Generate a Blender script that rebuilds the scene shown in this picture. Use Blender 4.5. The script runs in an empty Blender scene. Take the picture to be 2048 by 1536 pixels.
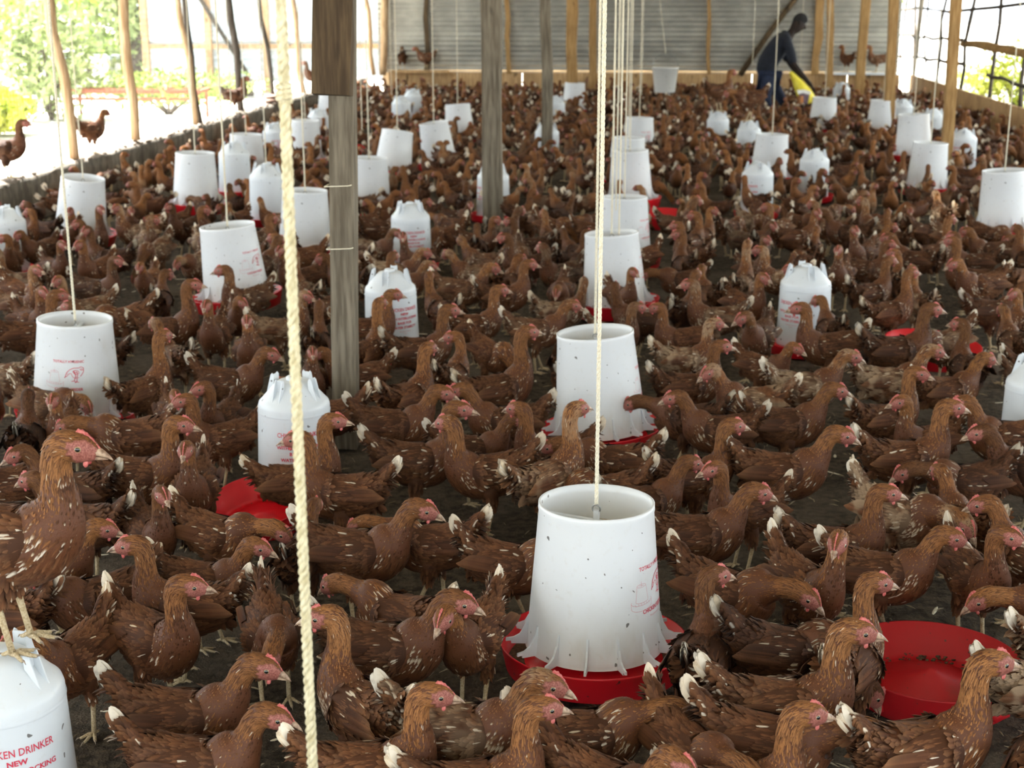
import bpy, bmesh, math, random
import numpy as np
from mathutils import Vector, Matrix

# ------------------------------------------------------------------ camera, world, light
sc = bpy.context.scene
COL = sc.collection
F_PX, CAM_H = 2840.0, 1.6
PITCH, YAW = math.radians(15.32), math.radians(5.16)
cam_d = bpy.data.cameras.new('camera'); cam = bpy.data.objects.new('camera', cam_d); COL.objects.link(cam)
cam.location = (0, 0, CAM_H); cam.rotation_euler = (math.pi/2 - PITCH, 0, YAW)
cam_d.sensor_width = 36; cam_d.lens = F_PX / 2048 * 36; cam_d.clip_end = 300
cam_d.dof.use_dof = True; cam_d.dof.focus_distance = 3.1; cam_d.dof.aperture_fstop = cam_d.lens/1000 / 0.0075
sc.camera = cam
sc.view_settings.view_transform = 'Standard'; sc.view_settings.look = 'None'
sc.view_settings.gamma = 1; sc.view_settings.use_curve_mapping = False
sc.view_settings.exposure = 1.20

world = bpy.data.worlds.new('World'); sc.world = world; world.use_nodes = True
wn = world.node_tree; wn.nodes.clear()
wo = wn.nodes.new('ShaderNodeOutputWorld'); wb = wn.nodes.new('ShaderNodeBackground'); sky = wn.nodes.new('ShaderNodeTexSky')
sky.sky_type = 'HOSEK_WILKIE'; sky.turbidity = 4.0; sky.ground_albedo = 0.4
sky.sun_direction = Vector((-0.45, 0.25, 0.86)).normalized()
mixw = wn.nodes.new('ShaderNodeMix'); mixw.data_type = 'RGBA'
mixw.inputs[0].default_value = 0.72; mixw.inputs[7].default_value = (0.88, 0.95, 1.0, 1)      # bright hazy overcast veil
wn.links.new(sky.outputs[0], mixw.inputs[6]); wn.links.new(mixw.outputs[2], wb.inputs[0]); wn.links.new(wb.outputs[0], wo.inputs[0])
wb.inputs[1].default_value = 2.3
sun_d = bpy.data.lights.new('sun', 'SUN'); sun = bpy.data.objects.new('sun', sun_d); COL.objects.link(sun)
sun_d.energy = 19.0; sun_d.angle = math.radians(4); sun_d.color = (1, 0.97, 0.92)
sun.rotation_euler = Vector((-0.45, 0.25, 0.86)).to_track_quat('Z', 'Y').to_euler()

rnd = random.Random(7); R = np.random.default_rng(11)
_p, _y = PITCH, YAW
FW = np.array([-math.sin(_y)*math.cos(_p), math.cos(_y)*math.cos(_p), -math.sin(_p)])
RT = np.array([math.cos(_y), math.sin(_y), 0.0]); UP = np.cross(RT, FW); CC = np.array([0, 0, CAM_H])
def ray(x, y): return FW + RT*((x-1024)/F_PX) - UP*((y-768)/F_PX)
def P(x, y, h=0.0):
    "where the sight line through a photo pixel meets the level h above the floor"
    r = ray(x, y); return CC + r*((h-CAM_H)/r[2])
def D(x, y, z): return CC + ray(x, y)*z
def view(p):
    d = np.asarray(p) - CC; z = d@FW
    return 1024 + F_PX*(d@RT)/z, 768 - F_PX*(d@UP)/z, z

# ------------------------------------------------------------------ materials
class NT:
    def __init__(s, name):
        s.m = bpy.data.materials.new(name); s.m.use_nodes = True; s.t = s.m.node_tree
        s.b = s.t.nodes['Principled BSDF']
    def n(s, typ, **kw):
        nd = s.t.nodes.new('ShaderNode'+typ)
        for k, v in kw.items():
            if k.startswith('_'): setattr(nd, k[1:], v)
        return nd
    def put(s, inp, v):
        if isinstance(v, bpy.types.NodeSocket): s.t.links.new(v, inp)
        elif isinstance(v, (tuple, list)) and len(v) == 3 and inp.type == 'RGBA': inp.default_value = (*v, 1)
        else: inp.default_value = v
    def math(s, op, a, b=None, clamp=False):
        nd = s.n('Math', _operation=op); nd.use_clamp = clamp; s.put(nd.inputs[0], a)
        if b is not None: s.put(nd.inputs[1], b)
        return nd.outputs[0]
    def mix(s, f, a, b, mode='MIX'):
        nd = s.n('Mix', _data_type='RGBA'); nd.blend_type = mode
        s.put(nd.inputs[0], f); s.put(nd.inputs[6], a); s.put(nd.inputs[7], b); return nd.outputs[2]
    def noise(s, scale, detail=3, coord=None, out=0, stretch=None, rough=0.55):
        nd = s.n('TexNoise'); nd.inputs['Scale'].default_value = scale; nd.inputs['Detail'].default_value = detail
        nd.inputs['Roughness'].default_value = rough
        c = coord or s.coord()
        if stretch:
            mp = s.n('Mapping'); mp.inputs['Scale'].default_value = stretch; s.put(mp.inputs[0], c); c = mp.outputs[0]
        s.put(nd.inputs[0], c); return nd.outputs[out]
    def coord(s, which='Object'):
        if not hasattr(s, 'tc'): s.tc = s.n('TexCoord')
        return s.tc.outputs[which]
    def ramp(s, f, stops):
        nd = s.n('ValToRGB'); el = nd.color_ramp.elements
        while len(el) < len(stops): el.new(0.5)
        for e, (p, c) in zip(el, stops): e.position = p; e.color = (*c, 1) if len(c) == 3 else c
        s.put(nd.inputs[0], f); return nd.outputs[0]
    def step(s, v, a, b):
        nd = s.n('MapRange'); nd.interpolation_type = 'SMOOTHSTEP'; s.put(nd.inputs[0], v); nd.inputs[1].default_value = a; nd.inputs[2].default_value = b
        return nd.outputs[0]
    def bump(s, h, strength=0.3, dist=0.01):
        nd = s.n('Bump'); nd.inputs['Strength'].default_value = strength; nd.inputs['Distance'].default_value = dist
        s.put(nd.inputs['Height'], h); s.put(s.b.inputs['Normal'], nd.outputs[0])
    def fin(s, col, rough=0.6, metal=0.0, spec=0.5, **kw):
        s.put(s.b.inputs['Base Color'], col); s.put(s.b.inputs['Roughness'], rough); s.put(s.b.inputs['Metallic'], metal)
        s.put(s.b.inputs['Specular IOR Level'], spec)
        for k, v in kw.items(): s.put(s.b.inputs[k.replace('_', ' ')], v)
        return s.m

def simple(name, c1, c2, scale=20, rough=0.6, metal=0.0, spec=0.5, bump=0.0, stretch=None, detail=3, **kw):
    t = NT(name); nz = t.noise(scale, detail, stretch=stretch)
    f = t.step(nz, 0.3, 0.7)
    if bump: t.bump(nz, bump)
    return t.fin(t.mix(f, c1, c2), rough, metal, spec, **kw)

def mat_plumage(name='plumage', tail=False, far=False):
    t = NT(name)
    at = t.n('Attribute', _attribute_name='fcol'); sp = t.n('SeparateColor'); t.put(sp.inputs[0], at.outputs['Color'])
    rn, al, ed, hk = sp.outputs[0], sp.outputs[1], sp.outputs[2], at.outputs['Alpha']
    oi = t.n('ObjectInfo'); so = t.n('SeparateColor'); t.put(so.inputs[0], oi.outputs['Color'])
    wh, br, gd = so.outputs[0], so.outputs[1], so.outputs[2]
    orn = oi.outputs['Random']
    if far:
        a2 = t.n('Attribute', _attribute_name='hcol'); s2 = t.n('SeparateColor'); t.put(s2.inputs[0], a2.outputs['Color']); wh, br, gd, orn = s2.outputs[0], s2.outputs[1], s2.outputs[2], a2.outputs['Alpha']
    nz = t.noise(60, 3); nz2 = t.noise(14, 2)
    base = t.mix(rn, (0.068, 0.024, 0.0095), (0.178, 0.068, 0.027))
    base = t.mix(t.math('MULTIPLY', t.step(nz2, 0.35, 0.7), 0.5), base, (0.052, 0.017, 0.007))
    gold = t.mix(rn, (0.140, 0.054, 0.016), (0.285, 0.122, 0.038))
    gf = t.math('MULTIPLY', hk, t.math('ADD', 0.35, t.math('MULTIPLY', gd, 0.6)))
    c = t.mix(gf, base, gold)
    fringe = t.math('MULTIPLY', t.math('MULTIPLY', t.math('POWER', al, 3.0), t.math('ADD', 0.25, t.math('MULTIPLY', gd, 0.5))), t.math('ADD', 0.4, t.math('MULTIPLY', ed, 0.6)))
    c = t.mix(fringe, c, (0.34, 0.175, 0.08))
    shaft = t.math('SUBTRACT', 1.0, t.step(ed, 0.05, 0.6))      # light shaft, darker vane edges and quill end
    sh = t.math('ADD', 0.62, t.math('ADD', t.math('MULTIPLY', shaft, t.math('ADD', 0.22, t.math('MULTIPLY', hk, 0.45))), t.math('MULTIPLY', al, 0.30)))
    cs = t.n('CombineColor'); [t.put(cs.inputs[i], sh) for i in range(3)]; c = t.mix(1.0, c, cs.outputs[0], 'MULTIPLY')
    cream = t.mix(rn, (0.70, 0.56, 0.38), (0.80, 0.73, 0.61))
    fr = t.math('FRACT', t.math('ADD', t.math('MULTIPLY', rn, 43.7), t.math('MULTIPLY', orn, 7.3)))
    if tail:
        thr = t.math('ADD', 0.35, t.math('MULTIPLY', wh, 0.8))
        whole = t.math('LESS_THAN', fr, t.math('MULTIPLY', thr, 0.55))
        tip = t.math('MULTIPLY', t.step(al, 0.52, 0.8), t.math('LESS_THAN', fr, t.math('MULTIPLY', thr, 1.3)))
        m = t.math('MAXIMUM', t.math('MULTIPLY', whole, t.step(al, 0.3, 0.6)), tip)
        m = t.math('MULTIPLY', m, t.math('SUBTRACT', 1.0, t.math('MULTIPLY', t.step(nz, 0.5, 0.75), 0.35)))
        c = t.mix(m, c, cream)
    else:
        band = t.math('MULTIPLY', t.math('MULTIPLY', hk, t.math('SUBTRACT', 1.0, hk)), 4.0)   # cream shaft streaks where the hackle meets the back
        thr = t.math('MULTIPLY', wh, t.math('ADD', t.math('MULTIPLY', wh, 0.022), t.math('MULTIPLY', t.math('POWER', band, 1.4), 0.95)))
        m = t.math('MULTIPLY', t.math('LESS_THAN', fr, thr), t.math('SUBTRACT', 1.0, t.step(ed, 0.15, 0.75)))
        m = t.math('MULTIPLY', m, t.step(al, 0.15, 0.5))
        c = t.mix(t.math('MULTIPLY', m, 0.85), c, cream)
        pal = t.math('MULTIPLY', t.step(wh, 0.72, 1.0), t.math('MULTIPLY', t.step(nz2, 0.42, 0.6), t.math('ADD', 0.25, t.math('MULTIPLY', al, 0.6))))
        c = t.mix(pal, c, (0.42, 0.30, 0.19))
    brk = t.n('Mix', _data_type='RGBA'); brk.blend_type = 'MULTIPLY'; brk.inputs[0].default_value = 1
    cb = t.n('CombineColor'); [t.put(cb.inputs[i], br) for i in range(3)]
    t.put(brk.inputs[6], c); t.put(brk.inputs[7], cb.outputs[0])
    t.bump(t.noise(260, 2), 0.25, 0.002)
    return t.fin(brk.outputs[2], 0.68, spec=0.22, Sheen_Weight=0.03, Sheen_Roughness=0.4)

def mat_skin():
    "head and neck under the feathers: bare pink face where the attribute says so, brown skin elsewhere"
    t = NT('face_skin'); at = t.n('Attribute', _attribute_name='fcol'); sp = t.n('SeparateColor'); t.put(sp.inputs[0], at.outputs['Color'])
    nz = t.noise(300, 3)
    face = t.mix(t.step(nz, 0.3, 0.7), (0.21, 0.060, 0.044), (0.40, 0.150, 0.115))
    c = t.mix(sp.outputs[1], (0.11, 0.037, 0.013), face)
    t.bump(nz, 0.5, 0.002)
    return t.fin(c, 0.55, spec=0.35, Subsurface_Weight=0.05)

def mat_wood(name, c1, c2, scale=6):
    t = NT(name)
    nz = t.noise(scale, 5, stretch=(9, 9, 0.7)); big = t.noise(3, 2); kn = t.noise(7, 1, stretch=(1.2, 1.2, 0.5))
    c = t.mix(t.step(nz, 0.3, 0.72), c1, c2); c = t.mix(t.math('MULTIPLY', t.step(big, 0.45, 0.75), 0.5), c, tuple(v*0.55 for v in c1))
    c = t.mix(t.math('MULTIPLY', t.step(kn, 0.68, 0.74), 0.7), c, tuple(v*0.25 for v in c1))
    t.bump(nz, 0.5, 0.01)
    return t.fin(c, 0.8, spec=0.25)

def mat_plastic(name, c, dirt=(0.45, 0.36, 0.22), amt=0.35, sss=0.0, rough=0.38):
    t = NT(name)
    n1 = t.noise(9, 5, stretch=(1, 1, 0.45)); n2 = t.noise(55, 3); n3 = t.noise(3, 2)
    m = t.math('MULTIPLY', t.math('MULTIPLY', t.step(n1, 0.52, 0.75), t.step(n3, 0.4, 0.7)), amt)
    sp = t.math('MULTIPLY', t.math('GREATER_THAN', t.noise(60, 0), 0.815), 0.8)
    col = t.mix(m, c, dirt); col = t.mix(sp, col, (0.06, 0.045, 0.03))
    col = t.mix(t.math('MULTIPLY', t.step(n2, 0.55, 0.8), 0.12), col, dirt)
    return t.fin(col, t.math('ADD', rough, t.math('MULTIPLY', m, 0.4)), spec=0.45, Subsurface_Weight=sss)

M = {}
M['plumage'] = mat_plumage(); M['tail'] = mat_plumage('tail_plumage', True); M['skin'] = mat_skin(); M['plumage_far'] = mat_plumage('plumage_far', far=True); M['tail_far'] = mat_plumage('tail_far', True, True)
M['comb'] = simple('comb_red', (0.46, 0.060, 0.055), (0.64, 0.19, 0.165), 180, 0.5, bump=0.3)
M['horn'] = simple('beak_horn', (0.20, 0.11, 0.07), (0.52, 0.37, 0.25), 90, 0.4)
M['pupil'] = simple('pupil', (0.004, 0.004, 0.004), (0.008, 0.008, 0.008), 5, 0.06, spec=0.8)
M['iris'] = simple('iris', (0.20, 0.17, 0.09), (0.36, 0.27, 0.12), 500, 0.1, spec=0.8)
M['lid'] = simple('eyelid', (0.38, 0.13, 0.10), (0.55, 0.27, 0.22), 400, 0.6)
M['shank'] = simple('shank_scales', (0.42, 0.30, 0.15), (0.66, 0.54, 0.34), 220, 0.55, bump=0.5)
M['claw'] = simple('claw', (0.18, 0.13, 0.09), (0.45, 0.36, 0.27), 200, 0.4)
M['white'] = mat_plastic('white_plastic', (0.72, 0.74, 0.75), amt=0.42)
M['white_clean'] = mat_plastic('white_plastic_bright', (0.70, 0.74, 0.77), amt=0.10)
M['clear'] = mat_plastic('milky_plastic', (0.55, 0.55, 0.52), amt=0.2)
M['red'] = mat_plastic('red_plastic', (0.80, 0.014, 0.026), (0.26, 0.06, 0.04), 0.25, rough=0.35)
M['red_dusty'] = mat_plastic('red_plastic_dusty', (0.56, 0.012, 0.018), (0.20, 0.07, 0.04), 0.7, rough=0.5)
M['ink'] = simple('red_ink', (0.62, 0.03, 0.07), (0.70, 0.06, 0.10), 80, 0.6)
M['ink_faint'] = simple('faint_red_ink', (0.66, 0.30, 0.33), (0.70, 0.36, 0.38), 80, 0.6)
M['feed'] = simple('feed_mash', (0.42, 0.33, 0.20), (0.70, 0.60, 0.44), 160, 0.95, bump=0.8)
M['crumb'] = simple('wet_crumbs', (0.05, 0.035, 0.02), (0.16, 0.10, 0.05), 120, 0.8)
M['rope'] = simple('sisal_rope', (0.50, 0.43, 0.25), (0.78, 0.71, 0.50), 170, 0.9, bump=0.6, stretch=(1, 1, 0.25))
M['twine'] = simple('white_twine', (0.66, 0.60, 0.44), (0.82, 0.77, 0.62), 240, 0.9)
M['wood_grey'] = mat_wood('weathered_wood', (0.105, 0.085, 0.058), (0.24, 0.205, 0.15))
M['wood_dark'] = mat_wood('dark_wood', (0.050, 0.031, 0.016), (0.12, 0.080, 0.040))
M['wood_tan'] = mat_wood('fresh_wood', (0.27, 0.145, 0.050), (0.46, 0.29, 0.12))
M['wood_pale'] = mat_wood('pale_split_wood', (0.36, 0.22, 0.11), (0.60, 0.43, 0.26))
M['wood_bark'] = mat_wood('bark_pole', (0.035, 0.027, 0.020), (0.12, 0.10, 0.08))
M['plank'] = mat_wood('kick_board', (0.42, 0.25, 0.115), (0.66, 0.44, 0.22), 4)
M['steel'] = simple('galvanised_wire', (0.20, 0.21, 0.20), (0.42, 0.42, 0.40), 40, 0.45, 0.7)
M['rust'] = simple('rusty_red_steel', (0.22, 0.06, 0.035), (0.42, 0.15, 0.08), 30, 0.8)

def mat_sheet(name, c1, c2, metal=0.75, rough=0.34):
    t = NT(name); n1 = t.noise(2.2, 4, stretch=(1, 1, 2)); n2 = t.noise(25, 3)
    c = t.mix(t.step(n1, 0.35, 0.7), c1, c2); c = t.mix(t.math('MULTIPLY', t.step(n2, 0.55, 0.8), 0.3), c, tuple(v*0.6 for v in c1))
    return t.fin(c, t.math('ADD', rough, t.math('MULTIPLY', n2, 0.15)), metal, 0.5)
M['sheet'] = mat_sheet('galvanised_sheet', (0.42, 0.42, 0.38), (0.60, 0.60, 0.54))
M['sheet_pale'] = mat_sheet('painted_sheet', (0.55, 0.62, 0.66), (0.72, 0.76, 0.78), 0.1, 0.5)
M['concrete'] = simple('rough_plaster', (0.090, 0.080, 0.064), (0.21, 0.19, 0.155), 14, 0.95, bump=0.8, stretch=(1, 1, 0.5), detail=8)
M['coping'] = simple('crumbling_mortar', (0.20, 0.165, 0.13), (0.40, 0.34, 0.28), 40, 0.95, bump=1.0, detail=8)
def mat_litter():
    t = NT('floor_litter'); a = t.noise(2.0, 3); b = t.noise(38, 6); c = t.noise(160, 3)
    col = t.mix(t.step(b, 0.3, 0.72), (0.026, 0.019, 0.012), (0.098, 0.075, 0.050))
    col = t.mix(t.math('MULTIPLY', t.step(a, 0.4, 0.68), 0.55), col, (0.16, 0.132, 0.098))
    col = t.mix(t.math('MULTIPLY', t.step(c, 0.60, 0.72), 0.5), col, (0.22, 0.16, 0.09))
    t.bump(t.math('ADD', t.math('MULTIPLY', b, 1.0), t.math('MULTIPLY', c, 0.5)), 0.9, 0.015)
    return t.fin(col, 0.95, spec=0.15)
M['litter'] = mat_litter()
M['straw'] = simple('straw', (0.13, 0.095, 0.05), (0.34, 0.27, 0.16), 30, 0.8)
M['earth'] = simple('dry_earth', (0.46, 0.44, 0.39), (0.64, 0.61, 0.55), 3, 0.95, bump=0.5, detail=6)
M['grass'] = simple('green_grass', (0.16, 0.24, 0.05), (0.40, 0.46, 0.14), 9, 0.9)
M['leaf'] = simple('green_leaves', (0.17, 0.30, 0.025), (0.48, 0.62, 0.09), 5, 0.6, Transmission_Weight=0.0)
M['leaf_lime'] = simple('lime_leaves', (0.40, 0.48, 0.05), (0.66, 0.68, 0.10), 5, 0.6)
M['leaf_grey'] = simple('grey_green_leaves', (0.20, 0.26, 0.09), (0.46, 0.52, 0.24), 5, 0.7)
M['bark'] = simple('bark', (0.08, 0.06, 0.05), (0.20, 0.16, 0.13), 12, 0.9, bump=0.8)
M['wash'] = simple('lime_wash', (0.70, 0.67, 0.62), (0.84, 0.80, 0.74), 4, 0.9)
M['dark'] = simple('dark_opening', (0.05, 0.035, 0.03), (0.10, 0.06, 0.05), 4, 0.9)
M['navy'] = simple('navy_cloth', (0.004, 0.006, 0.012), (0.009, 0.012, 0.022), 30, 0.9, bump=0.3)
M['denim'] = simple('blue_work_trousers', (0.007, 0.012, 0.032), (0.015, 0.025, 0.058), 30, 0.9, bump=0.3)
M['man'] = simple('dark_skin', (0.012, 0.007, 0.005), (0.028, 0.016, 0.011), 40, 0.7, spec=0.25)
M['hair'] = simple('black_hair', (0.006, 0.005, 0.005), (0.014, 0.012, 0.011), 300, 0.9, bump=0.8)
M['yellow'] = simple('yellow_woven_sack', (0.72, 0.58, 0.02), (0.86, 0.74, 0.08), 40, 0.6, bump=0.3)
M['sackprint'] = simple('sack_dark_print', (0.10, 0.07, 0.10), (0.22, 0.14, 0.16), 20, 0.7)
M['sackwhite'] = simple('sack_white_print', (0.74, 0.74, 0.70), (0.84, 0.84, 0.80), 20, 0.7)
M['orange'] = simple('sack_orange_print', (0.60, 0.20, 0.05), (0.72, 0.30, 0.10), 20, 0.7)
M['cloth'] = simple('brown_folded_cloth', (0.20, 0.12, 0.09), (0.36, 0.24, 0.18), 20, 0.9, bump=0.5)

# ------------------------------------------------------------------ mesh helpers
def tag(o, label=None, cat=None, group=None, kind=None):
    if label: o['label'] = label
    if cat: o['category'] = cat
    if group: o['group'] = group
    if kind: o['kind'] = kind
    return o
def link(name, data, parent=None, loc=None, rot=None):
    o = bpy.data.objects.new(name, data); COL.objects.link(o)
    if parent is not None: o.parent = parent
    if loc is not None: o.location = loc
    if rot is not None: o.rotation_euler = rot
    return o
def empty(name, loc=(0, 0, 0), rot=(0, 0, 0)):
    o = link(name, None, None, loc, rot); o.empty_display_size = 0.1; return o
def mesh(name, V, Fc, mats, mi=None, smooth=True, fcol=None):
    me = bpy.data.meshes.new(name)
    me.from_pydata(np.asarray(V, float).tolist(), [], Fc)
    for m in (mats if isinstance(mats, (list, tuple)) else [mats]): me.materials.append(M[m] if isinstance(m, str) else m)
    if mi is not None: me.polygons.foreach_set('material_index', np.asarray(mi, dtype=np.int32))
    if smooth: me.polygons.foreach_set('use_smooth', [True]*len(me.polygons))
    if fcol is not None:
        a = me.attributes.new('fcol', 'FLOAT_COLOR', 'POINT'); a.data.foreach_set('color', np.asarray(fcol, dtype=np.float32).ravel())
    me.update(); return me

class G:
    "collects shapes for ONE mesh"
    def __init__(s): s.V = []; s.F = []; s.I = []; s.C = []; s.n = 0
    def add(s, V, Fc, mi=0, col=None):
        V = np.asarray(V, float); s.V.append(V); s.F += [tuple(int(i)+s.n for i in f) for f in Fc]
        s.I += [mi]*len(Fc) if np.isscalar(mi) else list(mi)
        s.C.append(np.tile([0.5, 0, 0, 0], (len(V), 1)) if col is None else (np.tile(col, (len(V), 1)) if np.ndim(col) == 1 else np.asarray(col)))
        s.n += len(V); return s
    def mesh(s, name, mats, smooth=True, col=False):
        return mesh(name, np.concatenate(s.V), s.F, mats, s.I, smooth, np.concatenate(s.C) if col else None)
    def obj(s, name, mats, parent=None, smooth=True, loc=None, rot=None, col=False):
        return link(name, s.mesh(name, mats, smooth, col), parent, loc, rot)
    def box(s, c, d, rot=None, mi=0, taper=1.0):
        c = np.asarray(c, float); h = np.asarray(d, float)/2
        V = np.array([(x, y, z) for z in (-1, 1) for y in (-1, 1) for x in (-1, 1)], float)
        V[4:, :2] *= taper; V *= h
        if rot is not None: V = V @ np.array(Matrix.Rotation(rot, 3, 'Z')).T if np.isscalar(rot) else V @ np.array(rot).T
        return s.add(V+c, [(0, 2, 3, 1), (4, 5, 7, 6), (0, 1, 5, 4), (2, 6, 7, 3), (0, 4, 6, 2), (1, 3, 7, 5)], mi)
    def lathe(s, prof, n=32, c=(0, 0, 0), mi=0, caps=True):
        prof = np.asarray(prof, float); a = np.linspace(0, 2*math.pi, n, endpoint=False); k = len(prof)
        V = np.stack([np.outer(prof[:, 0], np.cos(a)), np.outer(prof[:, 0], np.sin(a)), np.repeat(prof[:, 1:2], n, 1)], -1).reshape(-1, 3)+np.asarray(c)
        Fc = [(i*n+j, i*n+(j+1) % n, (i+1)*n+(j+1) % n, (i+1)*n+j) for i in range(k-1) for j in range(n)]
        if caps: Fc += [tuple(range(n))[::-1], tuple((k-1)*n+j for j in range(n))]
        return s.add(V, Fc, mi)
    def tube(s, pts, rad, n=8, mi=0, caps=True, flat=1.0, up=(0.0, 0.0, 1.0), col=None):
        pts = np.asarray(pts, float); k = len(pts); rad = np.broadcast_to(rad, (k,))
        T = np.gradient(pts, axis=0); T /= np.linalg.norm(T, axis=1)[:, None]+1e-12
        a = np.linspace(0, 2*math.pi, n, endpoint=False); V = []
        u = np.array(up, float)
        if abs(T[0]@u) > 0.95: u = np.array([1.0, 0.02, 0])
        for i in range(k):
            u = u - (u@T[i])*T[i]; u /= np.linalg.norm(u)+1e-12; w = np.cross(T[i], u)
            V.append(pts[i] + rad[i]*(np.outer(np.cos(a), w) + flat*np.outer(np.sin(a), u)))
        V = np.concatenate(V)
        Fc = [(i*n+j, i*n+(j+1) % n, (i+1)*n+(j+1) % n, (i+1)*n+j) for i in range(k-1) for j in range(n)]
        if caps: Fc += [tuple(range(n))[::-1], tuple((k-1)*n+j for j in range(n))]
        return s.add(V, Fc, mi, col)
    def ball(s, c, r, nu=10, nv=7, mi=0):
        c = np.asarray(c, float); r = np.broadcast_to(r, (3,)); th = np.linspace(0.12, math.pi-0.12, nv); a = np.linspace(0, 2*math.pi, nu, endpoint=False)
        V = np.stack([np.outer(np.sin(th), np.cos(a)), np.outer(np.sin(th), np.sin(a)), np.repeat(np.cos(th)[:, None], nu, 1)], -1).reshape(-1, 3)*r + c
        Fc = [(i*nu+j, (i+1)*nu+j, (i+1)*nu+(j+1) % nu, i*nu+(j+1) % nu) for i in range(nv-1) for j in range(nu)]
        Fc += [tuple(range(nu)), tuple((nv-1)*nu+j for j in range(nu))[::-1]]
        return s.add(V, Fc, mi)
def unit(v): v = np.asarray(v, float); return v/(np.linalg.norm(v)+1e-12)
# ------------------------------------------------------------------ the hen
def catrom(Pt, sub):
    "Catmull-Rom through stations; sub[i] steps between station i and i+1"
    Pt = np.asarray(Pt, float); E = np.vstack([2*Pt[0]-Pt[1], Pt, 2*Pt[-1]-Pt[-2]]); out = []
    for i in range(len(Pt)-1):
        p0, p1, p2, p3 = E[i:i+4]
        for t in np.linspace(0, 1, sub[i], endpoint=False):
            out.append(0.5*((2*p1)+(-p0+p2)*t+(2*p0-5*p1+4*p2-p3)*t*t+(-p0+3*p1-3*p2+p3)*t**3))
    out.append(Pt[-1]); return np.array(out)

FT = np.array([(0, 0, 0), (.35, -1, -.10), (.35, 0, .07), (.35, 1, -.10), (.75, -1, -.13), (.75, 0, .05), (.75, 1, -.13), (1, 0, -.03)])
FF = [(0, 2, 1), (0, 3, 2), (1, 2, 5, 4), (2, 3, 6, 5), (4, 5, 7), (5, 6, 7)]
_r = [(0, .30), (.2, .78), (.42, .96), (.64, 1.0), (.82, .88), (.93, .60), (1, .18)]
FT2 = np.array([(a, b*w, .10*(1-abs(b))-.05*abs(b)) for a, w in _r for b in (-1, 0, 1)]); FF2 = [f for i in range(6) for f in ((3*i, 3*i+1, 3*i+4, 3*i+3), (3*i+1, 3*i+2, 3*i+5, 3*i+4))]
def feathers(g, base, dr, nr, L, W, lift, shape, hk, curl=0.0, mi=0, rn=None, lite=False):
    "a batch of single feathers laid on a surface, root in the skin, tip raised"
    n = len(base)
    if not n: return
    base, dr, nr = (np.asarray(a, float) for a in (base, dr, nr))
    L, W, lift, hk = (np.broadcast_to(a, (n,)) for a in (L, W, lift, hk))
    shape = np.broadcast_to(shape, (n, 2)); rn = R.random(n) if rn is None else rn
    nr = nr/(np.linalg.norm(nr, axis=1)[:, None]+1e-9); dr = dr-(dr*nr).sum(1)[:, None]*nr; dr /= np.linalg.norm(dr, axis=1)[:, None]+1e-9
    sd = np.cross(nr, dr)
    T, FFx = (FT, FF)
    if lite == 'long': T, FFx = FT2, FF2
    elif lite: T = FT[[0, 1, 3, 4, 6, 7]]; FFx = [(0, 2, 1), (1, 2, 4, 3), (3, 4, 5)]
    a = T[:, 0][None, :]; b = T[:, 1][None, :]*(1 if lite == 'long' else 1)*np.where(T[:, 0] < .5, shape[:, :1], shape[:, 1:]); c = T[:, 2][None, :]
    Z = L[:, None]*(lift[:, None]*a - curl*a*a) + W[:, None]*c
    V = base[:, None]+dr[:, None]*(L[:, None]*a)[..., None]+sd[:, None]*(W[:, None]/2*b)[..., None]+nr[:, None]*Z[..., None]
    k = len(T); cols = np.zeros((n, k, 4)); cols[..., 0] = rn[:, None]; cols[..., 1] = T[:, 0]; cols[..., 2] = np.clip(np.abs(T[:, 1]), 0, 1); cols[..., 3] = hk[:, None]
    fl = [tuple(i*k+j for j in f) for i in range(n) for f in FFx]
    g.add(V.reshape(-1, 3), fl, mi, cols.reshape(-1, 4))

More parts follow.
